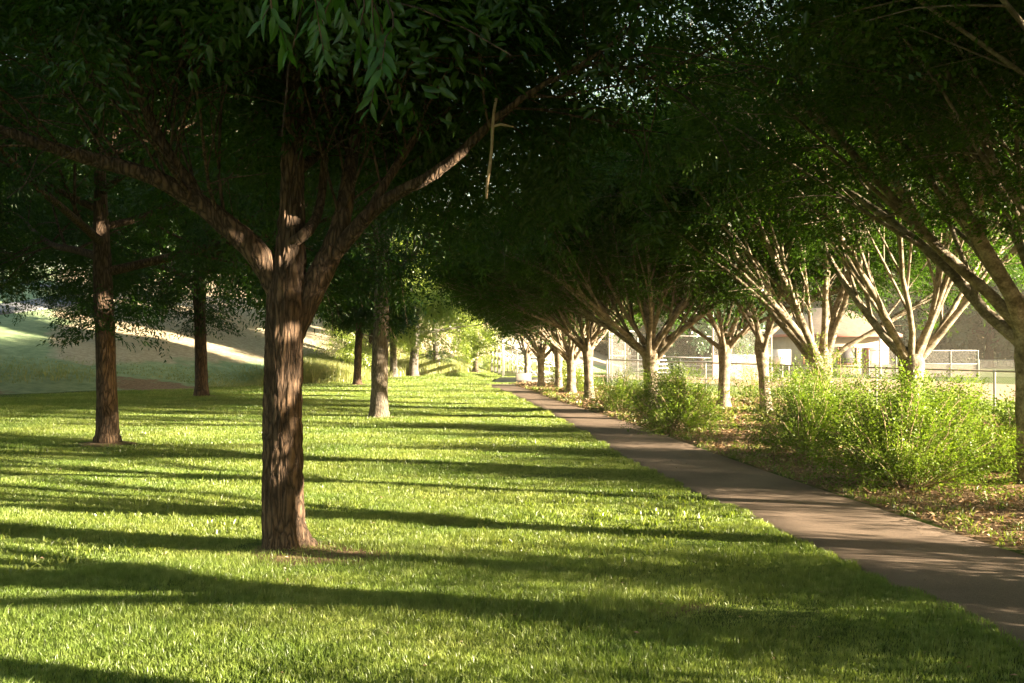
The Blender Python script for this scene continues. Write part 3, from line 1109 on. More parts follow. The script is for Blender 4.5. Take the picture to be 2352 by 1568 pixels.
    def cut(pos):
        wy = pos[:, 1] + 7.7
        k = np.where(wy < 7.5, pos[:, 2] > 1.98 + .25 * wy + R.normal(0, .06, len(pos)), pos[:, 2] > 2.35 + R.normal(0, .15, len(pos)))
        # open pocket round the main fork
        k &= ~((np.hypot(pos[:, 0], pos[:, 1]) < 1.0) & (pos[:, 2] < 3.2))
        k &= (pos[:, 0] < 2.5 + R.normal(0, .25, len(pos))) | (pos[:, 2] > 2.9)
        k &= wy > 3.4 + R.normal(0, .3, len(pos))
        return k
    finish_tree(t, AS, root, M['bark'], M['leaf_ash'], cut)
    # dead twig hanging from the long right limb
    m = MB()
    m.tube(np.array([W(a, b, 6.95) for a, b in [(1140, 225), (1134, 258), (1131, 300), (1129, 345), (1124, 390), (1119, 425), (1117, 456)]]), np.array([3, 3, 3.4, 3, 3.6, 3.4, 2.2]) * PX, 6)
    m.tube(np.array([W(a, b, 6.95) for a, b in [(1131, 290), (1150, 285), (1180, 291)]]), np.array([2.5, 3, 1.5]) * PX, 6)
    m.build('dead_branch', M['dead'], root)
    # low leafy branch close to the camera
    m = MB()
    stem = spline(np.array([(-1.75, 7.4, 4.6), (-1.5, 5.6, 4.5), (-1.1, 4.0, 3.9), (-.8, 3.2, 3.25), (-.62, 2.75, 2.85)]), 24) - base
    m.tube(stem, np.linspace(.04, .01, 24), 8)
    lv, lq = leaf_shape(.074, .021, 'lance')
    LV, LQ, off = [], [], 0
    r2 = np.random.default_rng(5)
    for i in range(15):
        st = stem[r2.integers(14, 24)] + r2.normal(0, .03, 3)
        tgt = P(r2.uniform(590, 860), 0, 2.8) - base
        x0 = np.array([tgt[0] + r2.normal(0, .02), r2.uniform(2.5, 3.4) - 7.7, r2.uniform(2.58, 2.95)])
        dn = r2.uniform(.12, .30) * (1.0 if i % 4 else 1.25)
        d = unit(np.array([-.25 + r2.normal(0, .35), r2.normal(0, .3), -1]))
        tw = np.array([st, st * .45 + x0 * .55 + [0, 0, .12], x0, x0 + d * dn * .55, x0 + d * dn])
        q2 = spline(tw, 16)
        m.tube(q2, np.linspace(.005, .0015, 16), 4)
        for j in range(13):
            f = 6 + j / 12 * 9
            a_ = int(min(f, 14))
            pp = q2[a_] + (q2[a_ + 1] - q2[a_]) * (f - a_)
            dv = unit(q2[a_ + 1] - q2[a_])
            sd = unit(np.cross(dv, [0, 1, .2]))
            side = 1 if j % 2 else -1
            ld = unit(dv * .85 + sd * side * .5 + r2.normal(0, .2, 3) + [-.1, 0, -.35])
            B = rot_basis(ld, unit(np.array([r2.normal(0, .5), -1, .7 + r2.normal(0, .5)])))
            LV.append((lv * r2.uniform(.7, 1.25)) @ B.T + pp)
            LQ.append(np.asarray(lq) + off)
            off += len(lv)
    br = m.build('low_branch', M['bark'], root, True)
    mesh_obj('leaves', np.vstack(LV), [np.vstack(LQ)], M['leaf_near'], br, True)


big_tree()

# ------------------------------------------------------------------ copying
def copy_thing(src, loc, rz, label, group=None, scale=1):
    r = src.copy()
    C.objects.link(r)
    r.location = [float(v) for v in loc]
    r.rotation_euler = (0, 0, rz)
    r.scale = (scale,) * 3
    r['label'] = label
    if group:
        r['group'] = group
    for ch in list(src.children):
        c = ch.copy()
        C.objects.link(c)
        c.parent = r
        for g_ in ch.children:
            d = g_.copy()
            C.objects.link(d)
            d.parent = c
    return r


def gz(x, y, dz=0):
    return (x, y, float(H(x, y)) + dz)


# ------------------------------------------------------------------ lawn trees
G1 = 'trees on the lawn'
x, y = TREES_LAWN[1]
r2t = empty('ash_tree', gz(x, y), 'dark trunk on the left lawn with low leafy shoots, second nearest tree', 'tree', G1)
t = ash_tree(202, r0=.165, zf=2.75, ht=8.5, nl=14, L=4.8, lowinc=74, bend=(-.12, .1), nsp=9, beams=BEAMS, loc=r2t.location)
for i in range(70):
    a = t.rng.uniform(0, 6.28)
    t.sp.append(np.array([math.cos(a) * .25, math.sin(a) * .25 - .1, t.rng.uniform(1.75, 2.7)]))
    t.sd.append(unit(np.array([math.cos(a), math.sin(a), -.25])))
finish_tree(t, AS, r2t, M['bark'], M['leaf_ash'], lambda p: (p[:, 2] > 1.95 + .12 * p[:, 0] + R.normal(0, .2, len(p))) | (np.hypot(p[:, 0], p[:, 1]) < .4))

x, y = TREES_LAWN[3]
r3 = empty('ash_tree', gz(x, y), 'leaning grey-barked trunk with flared base, just right of the big trunk', 'tree', G1)
t = ash_tree(203, r0=.185, zf=2.75, ht=8.5, nl=12, L=3.9, bend=(.05, .1), lowinc=46)
finish_tree(t, AS, r3, M['bark_grey'], M['leaf_ash'], lambda p: p[:, 2] > 2.7 + .45 * np.clip(np.hypot(p[:, 0], p[:, 1]) - 1.4, 0, 9) + R.normal(0, .15, len(p)))

x, y = TREES_LAWN[2]
r4 = copy_thing(r2t, gz(x, y), 2.1, 'straight dark trunk at the lawn edge before the sunlit hill streaks', G1, 1.16)
for nm in list(r4.children):
    pass


def ground_hit(dx, dy):
    d = np.array([(dx - 1176) / F, 1, -(dy - 786) / F])
    for yv in np.arange(5, 140, .1):
        p = np.array([0, 0, EYE]) + d * yv
        if p[2] <= float(H(p[0], p[1])):
            return p
    return p


HB = []
for (x0, y0, x1, y1, n_, r_) in [(285, 742, 605, 822, 26, .26), (470, 735, 605, 778, 10, .17), (640, 765, 800, 825, 12, .40), (700, 850, 840, 862, 9, .35), (240, 722, 330, 735, 6, .3)]:
    for u in np.linspace(0, 1, n_):
        HB.append((ground_hit(x0 + (x1 - x0) * u, y0 + (y1 - y0) * u) + [0, 0, .1], r_))


def far_ash(loc, lab, sc_, seed=204, L=1.7, cz=3.0, zf=3.0):
    r_ = empty('ash_tree', loc, lab, 'tree', G1)
    t = ash_tree(seed, r0=.19, zf=zf, ht=8, nl=12, L=L, tight=.4 if L < 2 else 0, far=True, nsp=9, beams=HB, loc=loc, scale=sc_)
    finish_tree(t, ASF, r_, M['bark'], M['leaf_ash'], cutz(cz, .25))
    return r_


far1 = far_ash(gz(*TREES_LAWN[4]), 'dark straight trunk at the lawn edge beyond the grey-barked trunk', .82)
far_ash(gz(*TREES_LAWN[5]), 'thin shaded trunk showing just left of the grey-barked trunk', .75, 206)
copy_thing(r2t, gz(-13.4, 20.5), 2.6, 'crown reaching in low from the far left edge over the lawn', G1, .92)
copy_thing(r2t, gz(-12.0, 9.0), .6, 'dark crown filling the upper left corner beside the nearest tree', G1, 1.0)
copy_thing(r2t, gz(-17.2, 29.5), 4.6, 'crown standing at the foot of the slope beside the grey hill path', G1, 1.0)
far_ash(gz(-16.4, 40.2), 'crown on the slope hidden behind the second nearest trunk', 1.15, 207, 4.0, 2.2, 2.6)
far_ash(gz(-14.2, 45.4), 'crown on the slope hidden behind the lawn-edge trunk', 1.2, 208, 4.0, 2.2, 2.6)
copy_thing(r3, gz(-6.3, 26.5), 2.0, 'crown rising directly behind the thick nearest trunk', G1, .85)
far_ash(gz(-12.4, 52.5), 'crown on the slope farther back behind the nearest trunk', 1.3, 209, 4.0, 2.2, 2.6)

# pale sunlit drooping trees at the end
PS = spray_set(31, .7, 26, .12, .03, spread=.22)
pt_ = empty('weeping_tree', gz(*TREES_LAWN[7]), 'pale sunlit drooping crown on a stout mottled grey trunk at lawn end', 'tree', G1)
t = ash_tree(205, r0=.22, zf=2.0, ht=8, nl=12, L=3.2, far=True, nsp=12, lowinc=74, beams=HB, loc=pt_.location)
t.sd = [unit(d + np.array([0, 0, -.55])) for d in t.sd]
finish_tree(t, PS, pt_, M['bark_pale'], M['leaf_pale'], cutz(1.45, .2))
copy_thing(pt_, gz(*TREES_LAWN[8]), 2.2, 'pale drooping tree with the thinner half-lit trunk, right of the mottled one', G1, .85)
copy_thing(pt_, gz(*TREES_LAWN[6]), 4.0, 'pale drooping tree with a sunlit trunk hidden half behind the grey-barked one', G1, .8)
x, y = TREES_LAWN[9]
r9 = copy_thing(r3, gz(x, y), 3.1, 'slender lit trunk with a Y fork standing left of the bleachers', G1, .85)

# ------------------------------------------------------------------ vase shaped trees right of the path
G2 = 'vase-shaped trees right of the path'
row = []
BE = BEAMS
specs = [
    (0, 331, dict(r0=.19, fork=1.75, nl=10, L=5.6), 'thick trunk cut by the right edge of the picture, nearest of the row'),
    (1, 302, dict(r0=.17, fork=1.25, nl=9, L=5.6), 'broad pale forked trunk rising behind the largest shrub at right'),
    (2, 303, dict(r0=.175, fork=1.2, nl=10, L=5.4), 'sunlit trunk in front of the building roof with leafy sprouts at its base'),
    (3, 304, dict(r0=.125, fork=1.5, nl=9, L=5.2, lean=(-.12, 0)), 'dark slim trunk with spreading root left of the big shrubs'),
]
for i, sd, kw, lab in specs:
    x, y = TREES_ROW[i]
    r_ = empty('zelkova_tree', gz(x, y), lab, 'tree', G2)
    t = vase_tree(sd, beams=BE, loc=gz(x, y), **kw)
    finish_tree(t, ZS, r_, M['bark_zel'], M['leaf_zel'], vase_cut)
    row.append(r_)
for (x, y), sd, lab in (((5.95, 6.9), 305, 'row tree leaning over the path just past the right edge of the picture'), ((5.8, 4.2), 306, 'row tree beside the viewer, its fork level with the nearest trunk'), ((6.1, 1.2), 307, 'row tree level with the viewer')):
    r_ = empty('zelkova_tree', gz(x, y), lab, 'tree', G2)
    t = vase_tree(sd, r0=.17, fork=1.4, nl=13, L=5.4, beams=BE, loc=gz(x, y))
    finish_tree(t, ZN, r_, M['bark_zel'], M['leaf_zel'], vase_cut)
x, y = TREES_ROW[5]
z1 = empty('zelkova_tree', gz(x, y), 'many-stemmed tree fanning up out of the round bright shrub', 'tree', G2)
t = vase_tree(310, r0=.17, fork=1.35, nl=15, L=4.7)
finish_tree(t, ZS, z1, M['bark_zel'], M['leaf_zel'], vase_cut2)
x, y = TREES_ROW[6]
z2 = empty('zelkova_tree', gz(x, y), 'slim dark trunk with a brushy base, left of the round bright shrub', 'tree', G2)
t = vase_tree(311, r0=.13, fork=1.45, nl=13, L=4.1, lean=(-.05, 0))
finish_tree(t, ZSF, z2, M['bark_zel'], M['leaf_zel'], vase_cut2)
copy_thing(z2, gz(*TREES_ROW[4]), 2.3, 'sunlit straight trunk right of the round bright shrub', G2, 1.08)
copy_thing(z1, gz(*TREES_ROW[7]), 1.1, 'dark trunk with a dragging root, second left of the brushy one', G2, .82)
for i_, sd, sc_, lab in ((8, 313, .85, 'thin dark trunk, third from the far end of the row'), (9, 314, .8, 'far trunk of the row with a pale sunlit side, second from the end')):
    lt = empty('zelkova_tree', gz(*TREES_ROW[i_]), lab, 'tree', G2)
    t = vase_tree(sd, r0=.15, fork=1.45, nl=12, L=4.2, beams=HB, loc=lt.location, scale=sc_)
    finish_tree(t, ZSF, lt, M['bark_zel'], M['leaf_zel'], vase_cut2)
for i_, (x, y, sd, lab) in enumerate(((5.5, 9.1, 321, 'slim off-frame tree added for its shadow bands, in front of the nearest right trunk, past the picture edge'), (5.3, 5.5, 322, 'slim off-frame tree added for its shadow bands, close to the path, right of the viewer'), (5.3, 2.6, 323, 'slim off-frame tree added for its shadow bands, close to the path, level with the viewer'))):  # trunks added outside the frame to lay more shadow bands on the lawn
    lt = empty('zelkova_tree', gz(x, y), lab, 'tree', G2)
    t = vase_tree(sd, r0=.11, fork=1.6, nl=9, L=4.0, beams=BE, loc=lt.location)
    finish_tree(t, ZN, lt, M['bark_zel'], M['leaf_zel'], lambda p: p[:, 2] > 2.35 + R.normal(0, .2, len(p)))
lt = empty('zelkova_tree', gz(*TREES_ROW[10]), 'last small tree of the row, before the bleachers', 'tree', G2)
t = vase_tree(312, r0=.13, fork=1.5, nl=12, L=3.9, beams=HB, loc=lt.location, scale=.74)
finish_tree(t, ZSF, lt, M['bark_zel'], M['leaf_zel'], vase_cut2)
k = 0
for (x, y), lab in zip(TREES_SIDE, ['row tree just behind the viewer', 'row tree behind the viewer', 'farthest row tree behind the viewer']):
    copy_thing([row[1], row[2], row[0], row[1]][k], gz(x, y), 1.3 + k * 1.7, lab, G2, 1.0)
    k += 1

# ------------------------------------------------------------------ shrubs
SS = spray_set(41, .26, 34, .033, .017, spread=.11)
SSF = spray_set(42, .3, 16, .06, .032, spread=.12)


def shrub(seed, rad, h, n, dens=1.0, sparse=False):
    t = Tree(seed)
    rng = t.rng
    for i in range(n):
        az = rng.uniform(0, 6.283)
        inc = math.radians(rng.uniform(5, 62))
        p = np.array([math.cos(az), math.sin(az), 0]) * rng.uniform(0, .12) - [0, 0, .05]
        d = np.array([math.cos(az) * math.sin(inc), math.sin(az) * math.sin(inc), math.cos(inc)])
        L_ = math.hypot(rad * math.sin(inc), h * math.cos(inc)) * rng.uniform(.75, 1.12)
        pts, _ = branch_pts(p, d, L_, 7, rng, .1, (0, 0, -.25 * math.sin(inc)))
        t.mb.tube(pts, np.linspace(.010, .003, 7), 4, cap=False)
        for j in range(int(9 * dens)):
            f = rng.uniform(.25 if not sparse else .1, 1) * 6
            a = int(min(f, 5))
            pp = pts[a] + (pts[a + 1] - pts[a]) * (f - a)
            dv = unit(pts[a + 1] - pts[a])
            t.sp.append(pp)
            t.sd.append(unit(dv * .8 + rng.normal(0, .5, 3)))
    return t


G3 = 'bright shrubs along the path'


def make_shrub(seed, x, y, rad, h, n, lab, mat='leaf_shrub', sp=None, d=1.0, sparse=False, nm='shrub', group=G3):
    r_ = empty(nm, gz(x, y), lab, 'shrub', group)
    t = shrub(seed, rad, h, n, d, sparse)
    t.mb.build('stems', M['dead'], r_)
    V, Q, _ = place_sprays(np.array(t.sp), np.array(t.sd), sp or SS, t.rng, .7, 1.25, .6)
    mesh_obj('foliage', V, [Q], M[mat], r_)
    return r_


make_shrub(401, 2.85, 17.6, .85, 1.1, 115, 'round bright green shrub at the path edge around the fanning tree')
make_shrub(402, 4.05, 13.6, .72, 1.15, 85, 'dark green shrub at the path edge, left part of the largest clump')
make_shrub(403, 4.9, 15.6, .7, 1.45, 70, 'upright leafy shoots round the foot of the sunlit trunk')
make_shrub(404, 4.3, 10.9, .85, 1.2, 115, 'largest arching shrub closest to the path, middle of the clump')
make_shrub(405, 5.2, 12.0, .8, 1.1, 60, 'shrub with bare arching stems beneath the broad forked trunk')
make_shrub(406, 6.3, 12.2, .75, .85, 60, 'pale yellow-green low shrub beside the trunk at the right edge')
make_shrub(407, 2.45, 22.6, .62, .95, 50, 'small loose shrub just left of the round bright one')
make_shrub(408, 6.3, 26.2, .5, 1.55, 26, 'thin upright shrub between two trunks, against the fence', sparse=True)
make_shrub(409, 2.0, 31.5, .6, .8, 36, 'twiggy brownish brush under the slim trunks', 'weed', SSF, .8, True)
make_shrub(410, 1.9, 36.0, .9, .95, 40, 'far twiggy brush at the foot of the last row trees', 'weed', SSF, .8, True)
make_shrub(412, 7.3, 17.4, .9, 1.0, 60, 'pale shrub behind the broad forked trunk', 'leaf_shrub', SS, .9)
make_shrub(413, 5.4, 4.3, .95, 1.15, 85, 'unseen shrub added for its shade, just outside the lower right corner')  # added out of view to throw shade over the near path and lawn
make_shrub(414, 5.6, 2.2, 1.0, 1.2, 85, 'unseen shrub added for its shade, level with the viewer')  # also added out of view, darkens the foreground lawn
for i_, (sx, sy, sr, sh, lab) in enumerate([(7.6, 8.6, .8, 1.9, 'tall loose unseen shrub added for its shade, between the nearest right trunk and the fence'), (7.9, 6.0, .7, 1.7, 'tall loose unseen shrub added for its shade, by the fence past the right edge'),  # unseen shrubs, added to cast dappled streaks and foreground shade
                                          (7.4, 3.4, .8, 2.0, 'tall loose unseen shrub added for its shade, beside the viewer, near the fence'), (7.6, .8, .8, 1.8, 'tall loose unseen shrub added for its shade, at the viewer level'),
                                          (5.0, 3.1, .8, 1.2, 'low unseen shrub added for its shade, on the bed beside the viewer'), (8.2, 12.6, .7, 1.6, 'tall loose unseen shrub added for its shade, behind the pale low shrub')]):
    make_shrub(430 + i_, sx, sy, sr, sh, 46, lab, 'leaf_shrub', SSF, .8, True)
make_shrub(441, 4.95, 5.7, .75, 1.3, 90, 'dense unseen shrub added for its shade, on the bed edge past the lower right corner')  # added outside the frame so its shadow darkens the lower right
G4 = 'wild bushes at the foot of the hill'
make_shrub(421, -4.1, 52.5, 1.0, .8, 36, 'rounded dark bush between the mottled and half-lit trunks', 'leaf_far', SSF, 1, nm='bush', group=G4)
make_shrub(422, -2.6, 57.0, .8, 1.1, 36, 'pale bush left of the Y-forked trunk', 'leaf_pale', SSF, 1, nm='bush', group=G4)
make_shrub(423, -1.2, 57.5, 1.0, 1.0, 40, 'pale green bush between the Y-forked trunk and the bleachers', 'leaf_pale', SSF, 1, nm='bush', group=G4)

# ------------------------------------------------------------------ chain link fences
def chain_mesh(m, A, B, z0, z1, pitch=.07, w=.0022):
    """diagonal wires between A and B (xy), heights z0..z1 above local ground at A/B"""
    A = np.array(A, float)
    B = np.array(B, float)
    L = np.linalg.norm(B - A)
    u = (B - A) / L
    h = z1 - z0
    za, zb = float(H(*A)), float(H(*B))
    nrm = np.array([-u[1], u[0]])
    for sgn in (1, -1):
        for s in np.arange(-h, L, pitch):
            s0, s1 = max(s, 0), min(s + h, L)
            if s1 - s0 < .02:
                continue
            a0, a1 = (s0 - s), (s1 - s)
            if sgn < 0:
                a0, a1 = h - a0, h - a1
            P0 = A + u * s0
            P1 = A + u * s1
            g0 = za + (zb - za) * s0 / L
            g1 = za + (zb - za) * s1 / L
            q0 = np.array([*P0, g0 + z0 + a0])
            q1 = np.array([*P1, g1 + z0 + a1])
            o1 = np.array([*(nrm * w), 0]) * sgn
            V = []
            for q in (q0, q1):
                V += [q + o1, q + o1 * 0 + [0, 0, w], q - o1 * 0 - [0, 0, w]]
            m.add(V, [(0, 1, 4, 3), (1, 2, 5, 4), (2, 0, 3, 5)])


def fence(name, pts, h, label, cat='fence', group=None, gap=3.0, mid=None, rail='rail', z0=.05, pr=.03, pitch=.07, w=.0022, top_r=.024, screen=None):
    c = np.mean(np.array(pts, float), 0)
    root = empty(name, (c[0], c[1], float(H(*c))), label, cat, group)
    off = np.array([c[0], c[1], float(H(*c))])
    mw, mr = MB(), MB()
    for A, B in zip(pts[:-1], pts[1:]):
        A = np.array(A, float)
        B = np.array(B, float)
        L = np.linalg.norm(B - A)
        n = max(1, int(round(L / gap)))
        P_ = [A + (B - A) * i / n for i in range(n + 1)]
        za, zb = float(H(*A)), float(H(*B))
        zz = [za + (zb - za) * i / n for i in range(n + 1)]
        for i, (p, z) in enumerate(zip(P_, zz)):
            if i == n and not np.allclose(B, pts[-1]):
                continue
            mp = MB()
            mp.tube(np.array([(p[0], p[1], z - .3), (p[0], p[1], z + h - .02), (p[0], p[1], z + h + .03)]) - off, [pr, pr, pr * 1.25], 10)
            mp.build('post', M['galv'], root, True)
        chain_mesh(mw, A, B, z0, h - .01, pitch, w)
        d = unit(B - A)
        nn = np.array([-d[1], d[0]]) * (pr + .004) * 0
        for zr in ([h] + (mid or [])):
            mr.tube(np.array([(A[0] + nn[0], A[1] + nn[1], za + zr), (B[0] + nn[0], B[1] + nn[1], zb + zr)]) - off, top_r if zr == h else top_r * .8, 8)
        if screen:
            ms = MB()
            o = np.array([-d[1], d[0]]) * .05
            ms.add([(*(A + o), za + screen[0]), (*(B + o), zb + screen[0]), (*(B + o), zb + screen[1]), (*(A + o), za + screen[1])] - off, [(0, 1, 2, 3)])
            ms.build('windscreen', M['screen'], root)
    mw.V = [v - off for v in mw.V]
    mw.build('wire_mesh', M['wire'], root)
    mr.build('rail', M[rail], root, True)
    return root


G5 = 'chain-link fences of the ball field'
fence('chain_link_fence', [(18.2, 17), (12.6, 26), (7.0, 36), (4.1, 43)], 1.2, 'waist-high chain-link fence with a brown top rail behind the row of trees', group=G5, gap=3.3, w=.003)
fence('backstop', [(5.6, 57.5), (6.9, 59.5), (11.7, 58.0)], 3.9, 'tall chain-link backstop with cross rails behind home plate', 'backstop', None, gap=4.9, mid=[1.3, 2.55], rail='galv', pr=.055, pitch=.1, w=.004, top_r=.035)
fence('dugout_fence', [(5.2, 52), (6.6, 52.3)], 2.6, 'narrow chain-link gate frame left of the tall backstop', 'fence', G5, gap=.7, mid=[2.0], rail='galv', pr=.035, pitch=.1, w=.004)
fence('chain_link_fence', [(11.7, 58.0), (15.5, 59.5)], 3.0, 'chain-link wing panel leading right from the tall backstop', group=G5, gap=3.8, mid=[1.5], rail='galv', pr=.045, pitch=.1, w=.004, top_r=.03, screen=(.1, 1.5))
fence('chain_link_fence', [(24.2, 67.5), (31.6, 67.5)], 1.85, 'man-high chain-link panel beyond the infield, right of the building', group=G5, gap=1.9, mid=[.95], rail='galv', pr=.035, pitch=.1, w=.006, screen=(.05, .9))
fence('chain_link_fence', [(31.65, 67.5), (44, 66)], 1.2, 'lower chain-link run beyond the infield reaching the right edge', group=G5, gap=3, rail='galv', pr=.035, pitch=.1, w=.006)


# ------------------------------------------------------------------ bleachers
def bleacher(origin, rz, rows, length, label, guard=True, side=True):
    root = empty('bleachers', origin, label, 'bleachers', 'aluminium bleachers at the ball field', rz)
    rise, run = .26, .6
    nf = max(2, int(length / 1.8) + 1)
    ys = np.linspace(.15, length - .15, nf)
    D = rows * run
    for yv in ys:
        mf = MB()
        mf.tube([(0, yv, .05), (D + .1, yv, .05)], .03, 6)
        mf.tube([(0, yv, rows * rise + .12), (D, yv, .25)], .03, 6)
        for i in range(rows + 1):
            xx_ = i * run * .98
            mf.tube([(xx_, yv, .03), (xx_, yv, (rows - i) * rise + .18)], .025, 6)
        mf.tube([(0, yv, rows * rise), (D * .5, yv, .06)], .018, 6)
        mf.build('frame', M['alu'], root)
    for i in range(rows):
        zt = (rows - i) * rise + .22
        m = MB()
        m.box((i * run + .05, 0, zt), (i * run + .30, length, zt + .045))
        m.build('seat_plank', M['alu'], root)
        m = MB()
        m.box((i * run + .36, 0, zt - .24), (i * run + .60, length, zt - .20))
        m.build('foot_plank', M['alu'], root)
    if guard:
        top = rows * rise + 1.15
        m = MB()
        for yv in ys:
            m.tube([(-.06, yv, .02), (-.06, yv, top)], .034, 8)
        for z in (top, top - .5, rows * rise + .3):
            m.tube([(-.06, ys[0], z), (-.06, ys[-1], z)], .028, 8)
        for yv in (ys[0], ys[-1]):
            m.tube([(-.06, yv, top), (D, yv, top - rows * rise + .1)], .028, 8)
            m.tube([(-.06, yv, top - .22), (D, yv, top - rows * rise - .12)], .02, 8)
            m.tube([(-.06, yv, rows * rise + .25), (D, yv, .35)], .028, 8)
            for f in (.25, .5, .75, 1):
                m.tube([(D * f, yv, rows * rise * (1 - f) + .2), (D * f, yv, top - rows * rise * f + .05)], .024, 8)
        m.build('guard_rail', M['alu'], root)
        for yv in (ys[0], ys[-1]):
            m = MB()
            for s in np.arange(-1.1, D + 1.2, .1):
                for sg in (1, -1):
                    a = []
                    for zz in (0, 1.15):
                        a.append(s + zz * sg)
                    x0, x1 = a
                    lo, hi = sorted((x0, x1))
                    if hi < 0 or lo > D:
                        continue
                    f0 = 0
                    q = []
                    for xx_, zz in ((x0, 0), (x1, 1.0)):
                        q.append((xx_, zz))
                    (xa, za), (xb, zb_) = q
                    t0, t1 = 0, 1
                    if xb != xa:
                        tA, tB = sorted(((0 - xa) / (xb - xa), (D - xa) / (xb - xa)))
                        t0, t1 = max(0, tA), min(1, tB)
                    if t1 <= t0:
                        continue
                    def pnt(tt):
                        xv = xa + (xb - xa) * tt
                        return (xv, yv, rows * rise * (1 - xv / D) + .22 + (za + (zb_ - za) * tt) * .85)
                    m.tube([pnt(t0), pnt(t1)], .004, 3, cap=False)
            m.build('wire_mesh', M['wire'], root)
    return root


bleacher((-.35, 44.9, .05), math.radians(6), 5, 6.4, 'silver bleachers with tall guard rail at the end of the lawn')
bleacher(gz(7.0, 66.5), math.radians(-90), 4, 3.2, 'low bleachers behind the backstop, left one', guard=False)
bleacher(gz(11.0, 66), math.radians(-90), 4, 4.6, 'low bleachers behind the backstop, right one', guard=False)

# concrete block beside the pad
m = MB()
m.box((0, 0, 0), (.62, .5, .30))
b_ = m.build('concrete_block', M['concrete'])
b_.location = (.15, 40.3, .04)
bv = b_.modifiers.new('bevel', 'BEVEL')
bv.width = .03
bv.segments = 2
tag(b_, 'low bluish concrete block on the pad beside the last row tree', 'block')

# ------------------------------------------------------------------ building
bx, by = 24.2, 78.0
g0 = float(H(bx, by)) - .1
bld = empty('park_building', (bx, by, g0), 'low beige park building with a hipped brown roof beyond the field', 'building')
w2, d2, hw = 3.0, 3.0, 2.9
m = MB()
m.box((-w2, -d2, 0), (w2 + 1.2, d2, hw))
m.build('wall', M['wall'], bld)
m = MB()
e = .7
m.add([(-w2 - e, -d2 - e, hw + .22), (w2 + 1.2 + e, -d2 - e, hw + .22), (w2 + 1.2 + e, d2 + e, hw + .22), (-w2 - e, d2 + e, hw + .22), (-.7, 0, hw + 2.3), (1.9, 0, hw + 2.3)],
      [(0, 1, 5, 4), (2, 3, 4, 5)], [(1, 2, 5), (3, 0, 4)])
m.add([(-w2 - e, -d2 - e, hw + .20), (w2 + 1.2 + e, -d2 - e, hw + .20), (w2 + 1.2 + e, d2 + e, hw + .20), (-w2 - e, d2 + e, hw + .20)], [(3, 2, 1, 0)])
m.build('roof', M['roof'], bld)
m = MB()
m.box((-w2 - e - .02, -d2 - e - .05, hw + .0), (w2 + 1.2 + e + .02, -d2 - e - .003, hw + .22))
m.box((w2 + 1.2 + e + .003, -d2 - e, hw + .0), (w2 + 1.2 + e + .05, d2 + e, hw + .22))
m.box((-w2 - e - .05, -d2 - e, hw + .0), (-w2 - e - .003, d2 + e, hw + .22))
m.build('fascia', M['fascia'], bld)
for a in (-2.2, .4):
    m = MB()
    m.box((a, -d2 - .04, .9), (a + 1.3, -d2 - .003, 2.1))
    wdw = m.build('window', M['dark'], bld)
    m = MB()
    for q in ((a - .08, .82, a + 1.38, .9), (a - .08, 2.1, a + 1.38, 2.18), (a - .08, .9, a, 2.1), (a + 1.3, .9, a + 1.38, 2.1)):
        m.box((q[0], -d2 - .07, q[1]), (q[2], -d2 - .003, q[3]))
    m.build('frame', M['fascia'], wdw)
m = MB()
m.box((2.3, -d2 - .05, .0), (3.2, -d2 - .003, 2.1))
m.build('door', M['fascia'], bld)

m = MB()
m.tube([(0, 0, -.2), (0, 0, 3.0)], .09, 12)
m.tube([(0, 0, 3.0), (0, 0, 3.05)], .11, 12)
pole = m.build('foul_pole', M['white'], None, True)
pole.location = gz(24.6, 66.5)
tag(pole, 'white pole standing in front of the far fence beside the building', 'pole')

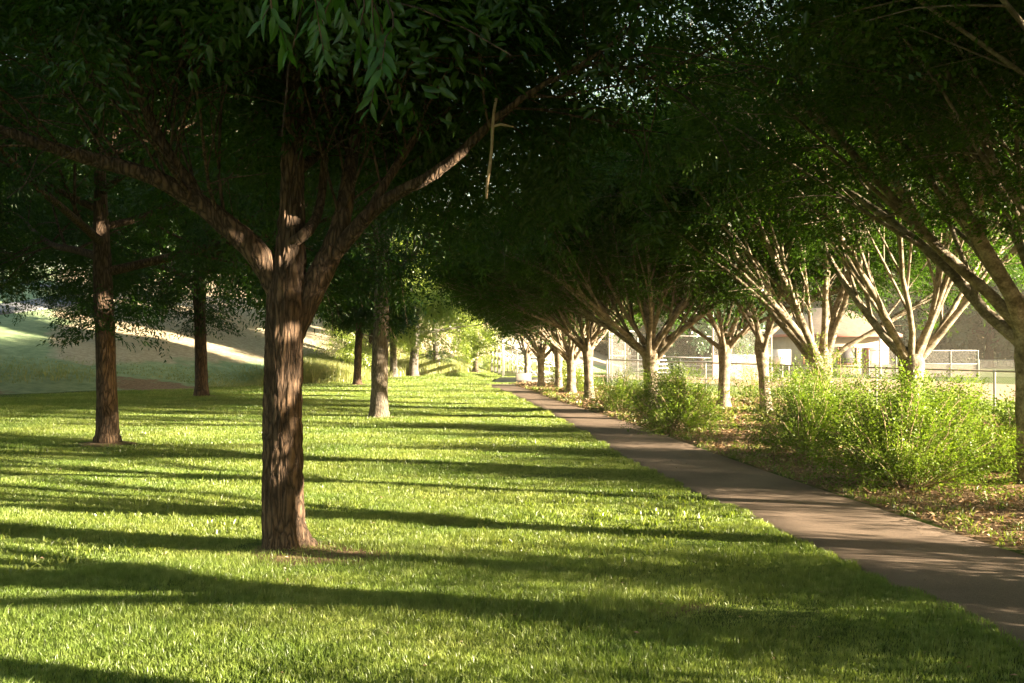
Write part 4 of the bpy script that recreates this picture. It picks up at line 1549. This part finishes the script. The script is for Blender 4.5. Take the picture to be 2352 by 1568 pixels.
nb = empty('notice_board', gz(16.2, 60), 'blank white board on posts seen between the pale trunk and sprouts', 'board')
m = MB()
m.box((-.6, -.03, .95), (.6, .03, 1.9))
m.build('panel', M['white'], nb)
for a in (-.5, .5):
    m = MB()
    m.tube([(a, .06, -.1), (a, .06, 1.9)], .035, 8)
    m.build('post', M['galv'], nb, True)

# ------------------------------------------------------------------ background trees
G6 = 'background trees beyond the ball field'
bt = empty('broadleaf_tree', gz(46, 96), 'tall bluish-green tree beyond the low fence at far right', 'tree', G6)
t = ash_tree(501, r0=.25, zf=1.5, ht=9, nl=14, L=4.2, far=True, nsp=8, lowinc=80)
finish_tree(t, spray_set(51, .9, 14, .22, .12, spread=.4), bt, M['bark'], M['leaf_far'], cutz(.75, .3))
bt.scale = (1.7,) * 3
for i, (x, y, s, rz, lab) in enumerate([
    (55, 100, 1.8, 1.0, 'wide background tree at the right edge of the field'),
    (38, 104, 1.6, 2.0, 'background tree just right of the building roof'),
    (33, 98, 1.3, 3.0, 'smaller background tree between building and far fence'),
    (62, 92, 1.7, 4.0, 'background tree outside the right edge'),
    (20, 108, 1.8, 5.0, 'background tree rising behind the building'),
    (12, 98, 1.3, .5, 'background tree behind the right half of the backstop'),
    (26, 116, 1.9, 1.7, 'background tree farther back above the building roof'),
    (47, 112, 2.0, 2.7, 'far tree closing the gap behind the bluish-green one'),
    (17, 90, 1.2, .9, 'background tree left of the building roof'),
    (8, 104, 1.5, 3.4, 'background tree far behind the left half of the backstop'),
    (70, 112, 2.0, .3, 'tall background tree at the far right'),
]):
    copy_thing(bt, gz(x, y), rz, lab, G6, s)

# ------------------------------------------------------------------ warm evening air
m = MB()
m.box((-180, -60, -3), (190, 240, 32))
m_h, n_, l_ = new_mat('warm_air')
pv = n_.new('ShaderNodeVolumePrincipled')
pv.inputs['Color'].default_value = (1.0, .90, .72, 1)
pv.inputs['Density'].default_value = .0005
pv.inputs['Anisotropy'].default_value = 0
o_ = n_.new('ShaderNodeOutputMaterial')
l_.new(pv.outputs[0], o_.inputs['Volume'])
hz = m.build('haze', m_h)
tag(hz, None, None, None, 'stuff')

print('scene built')
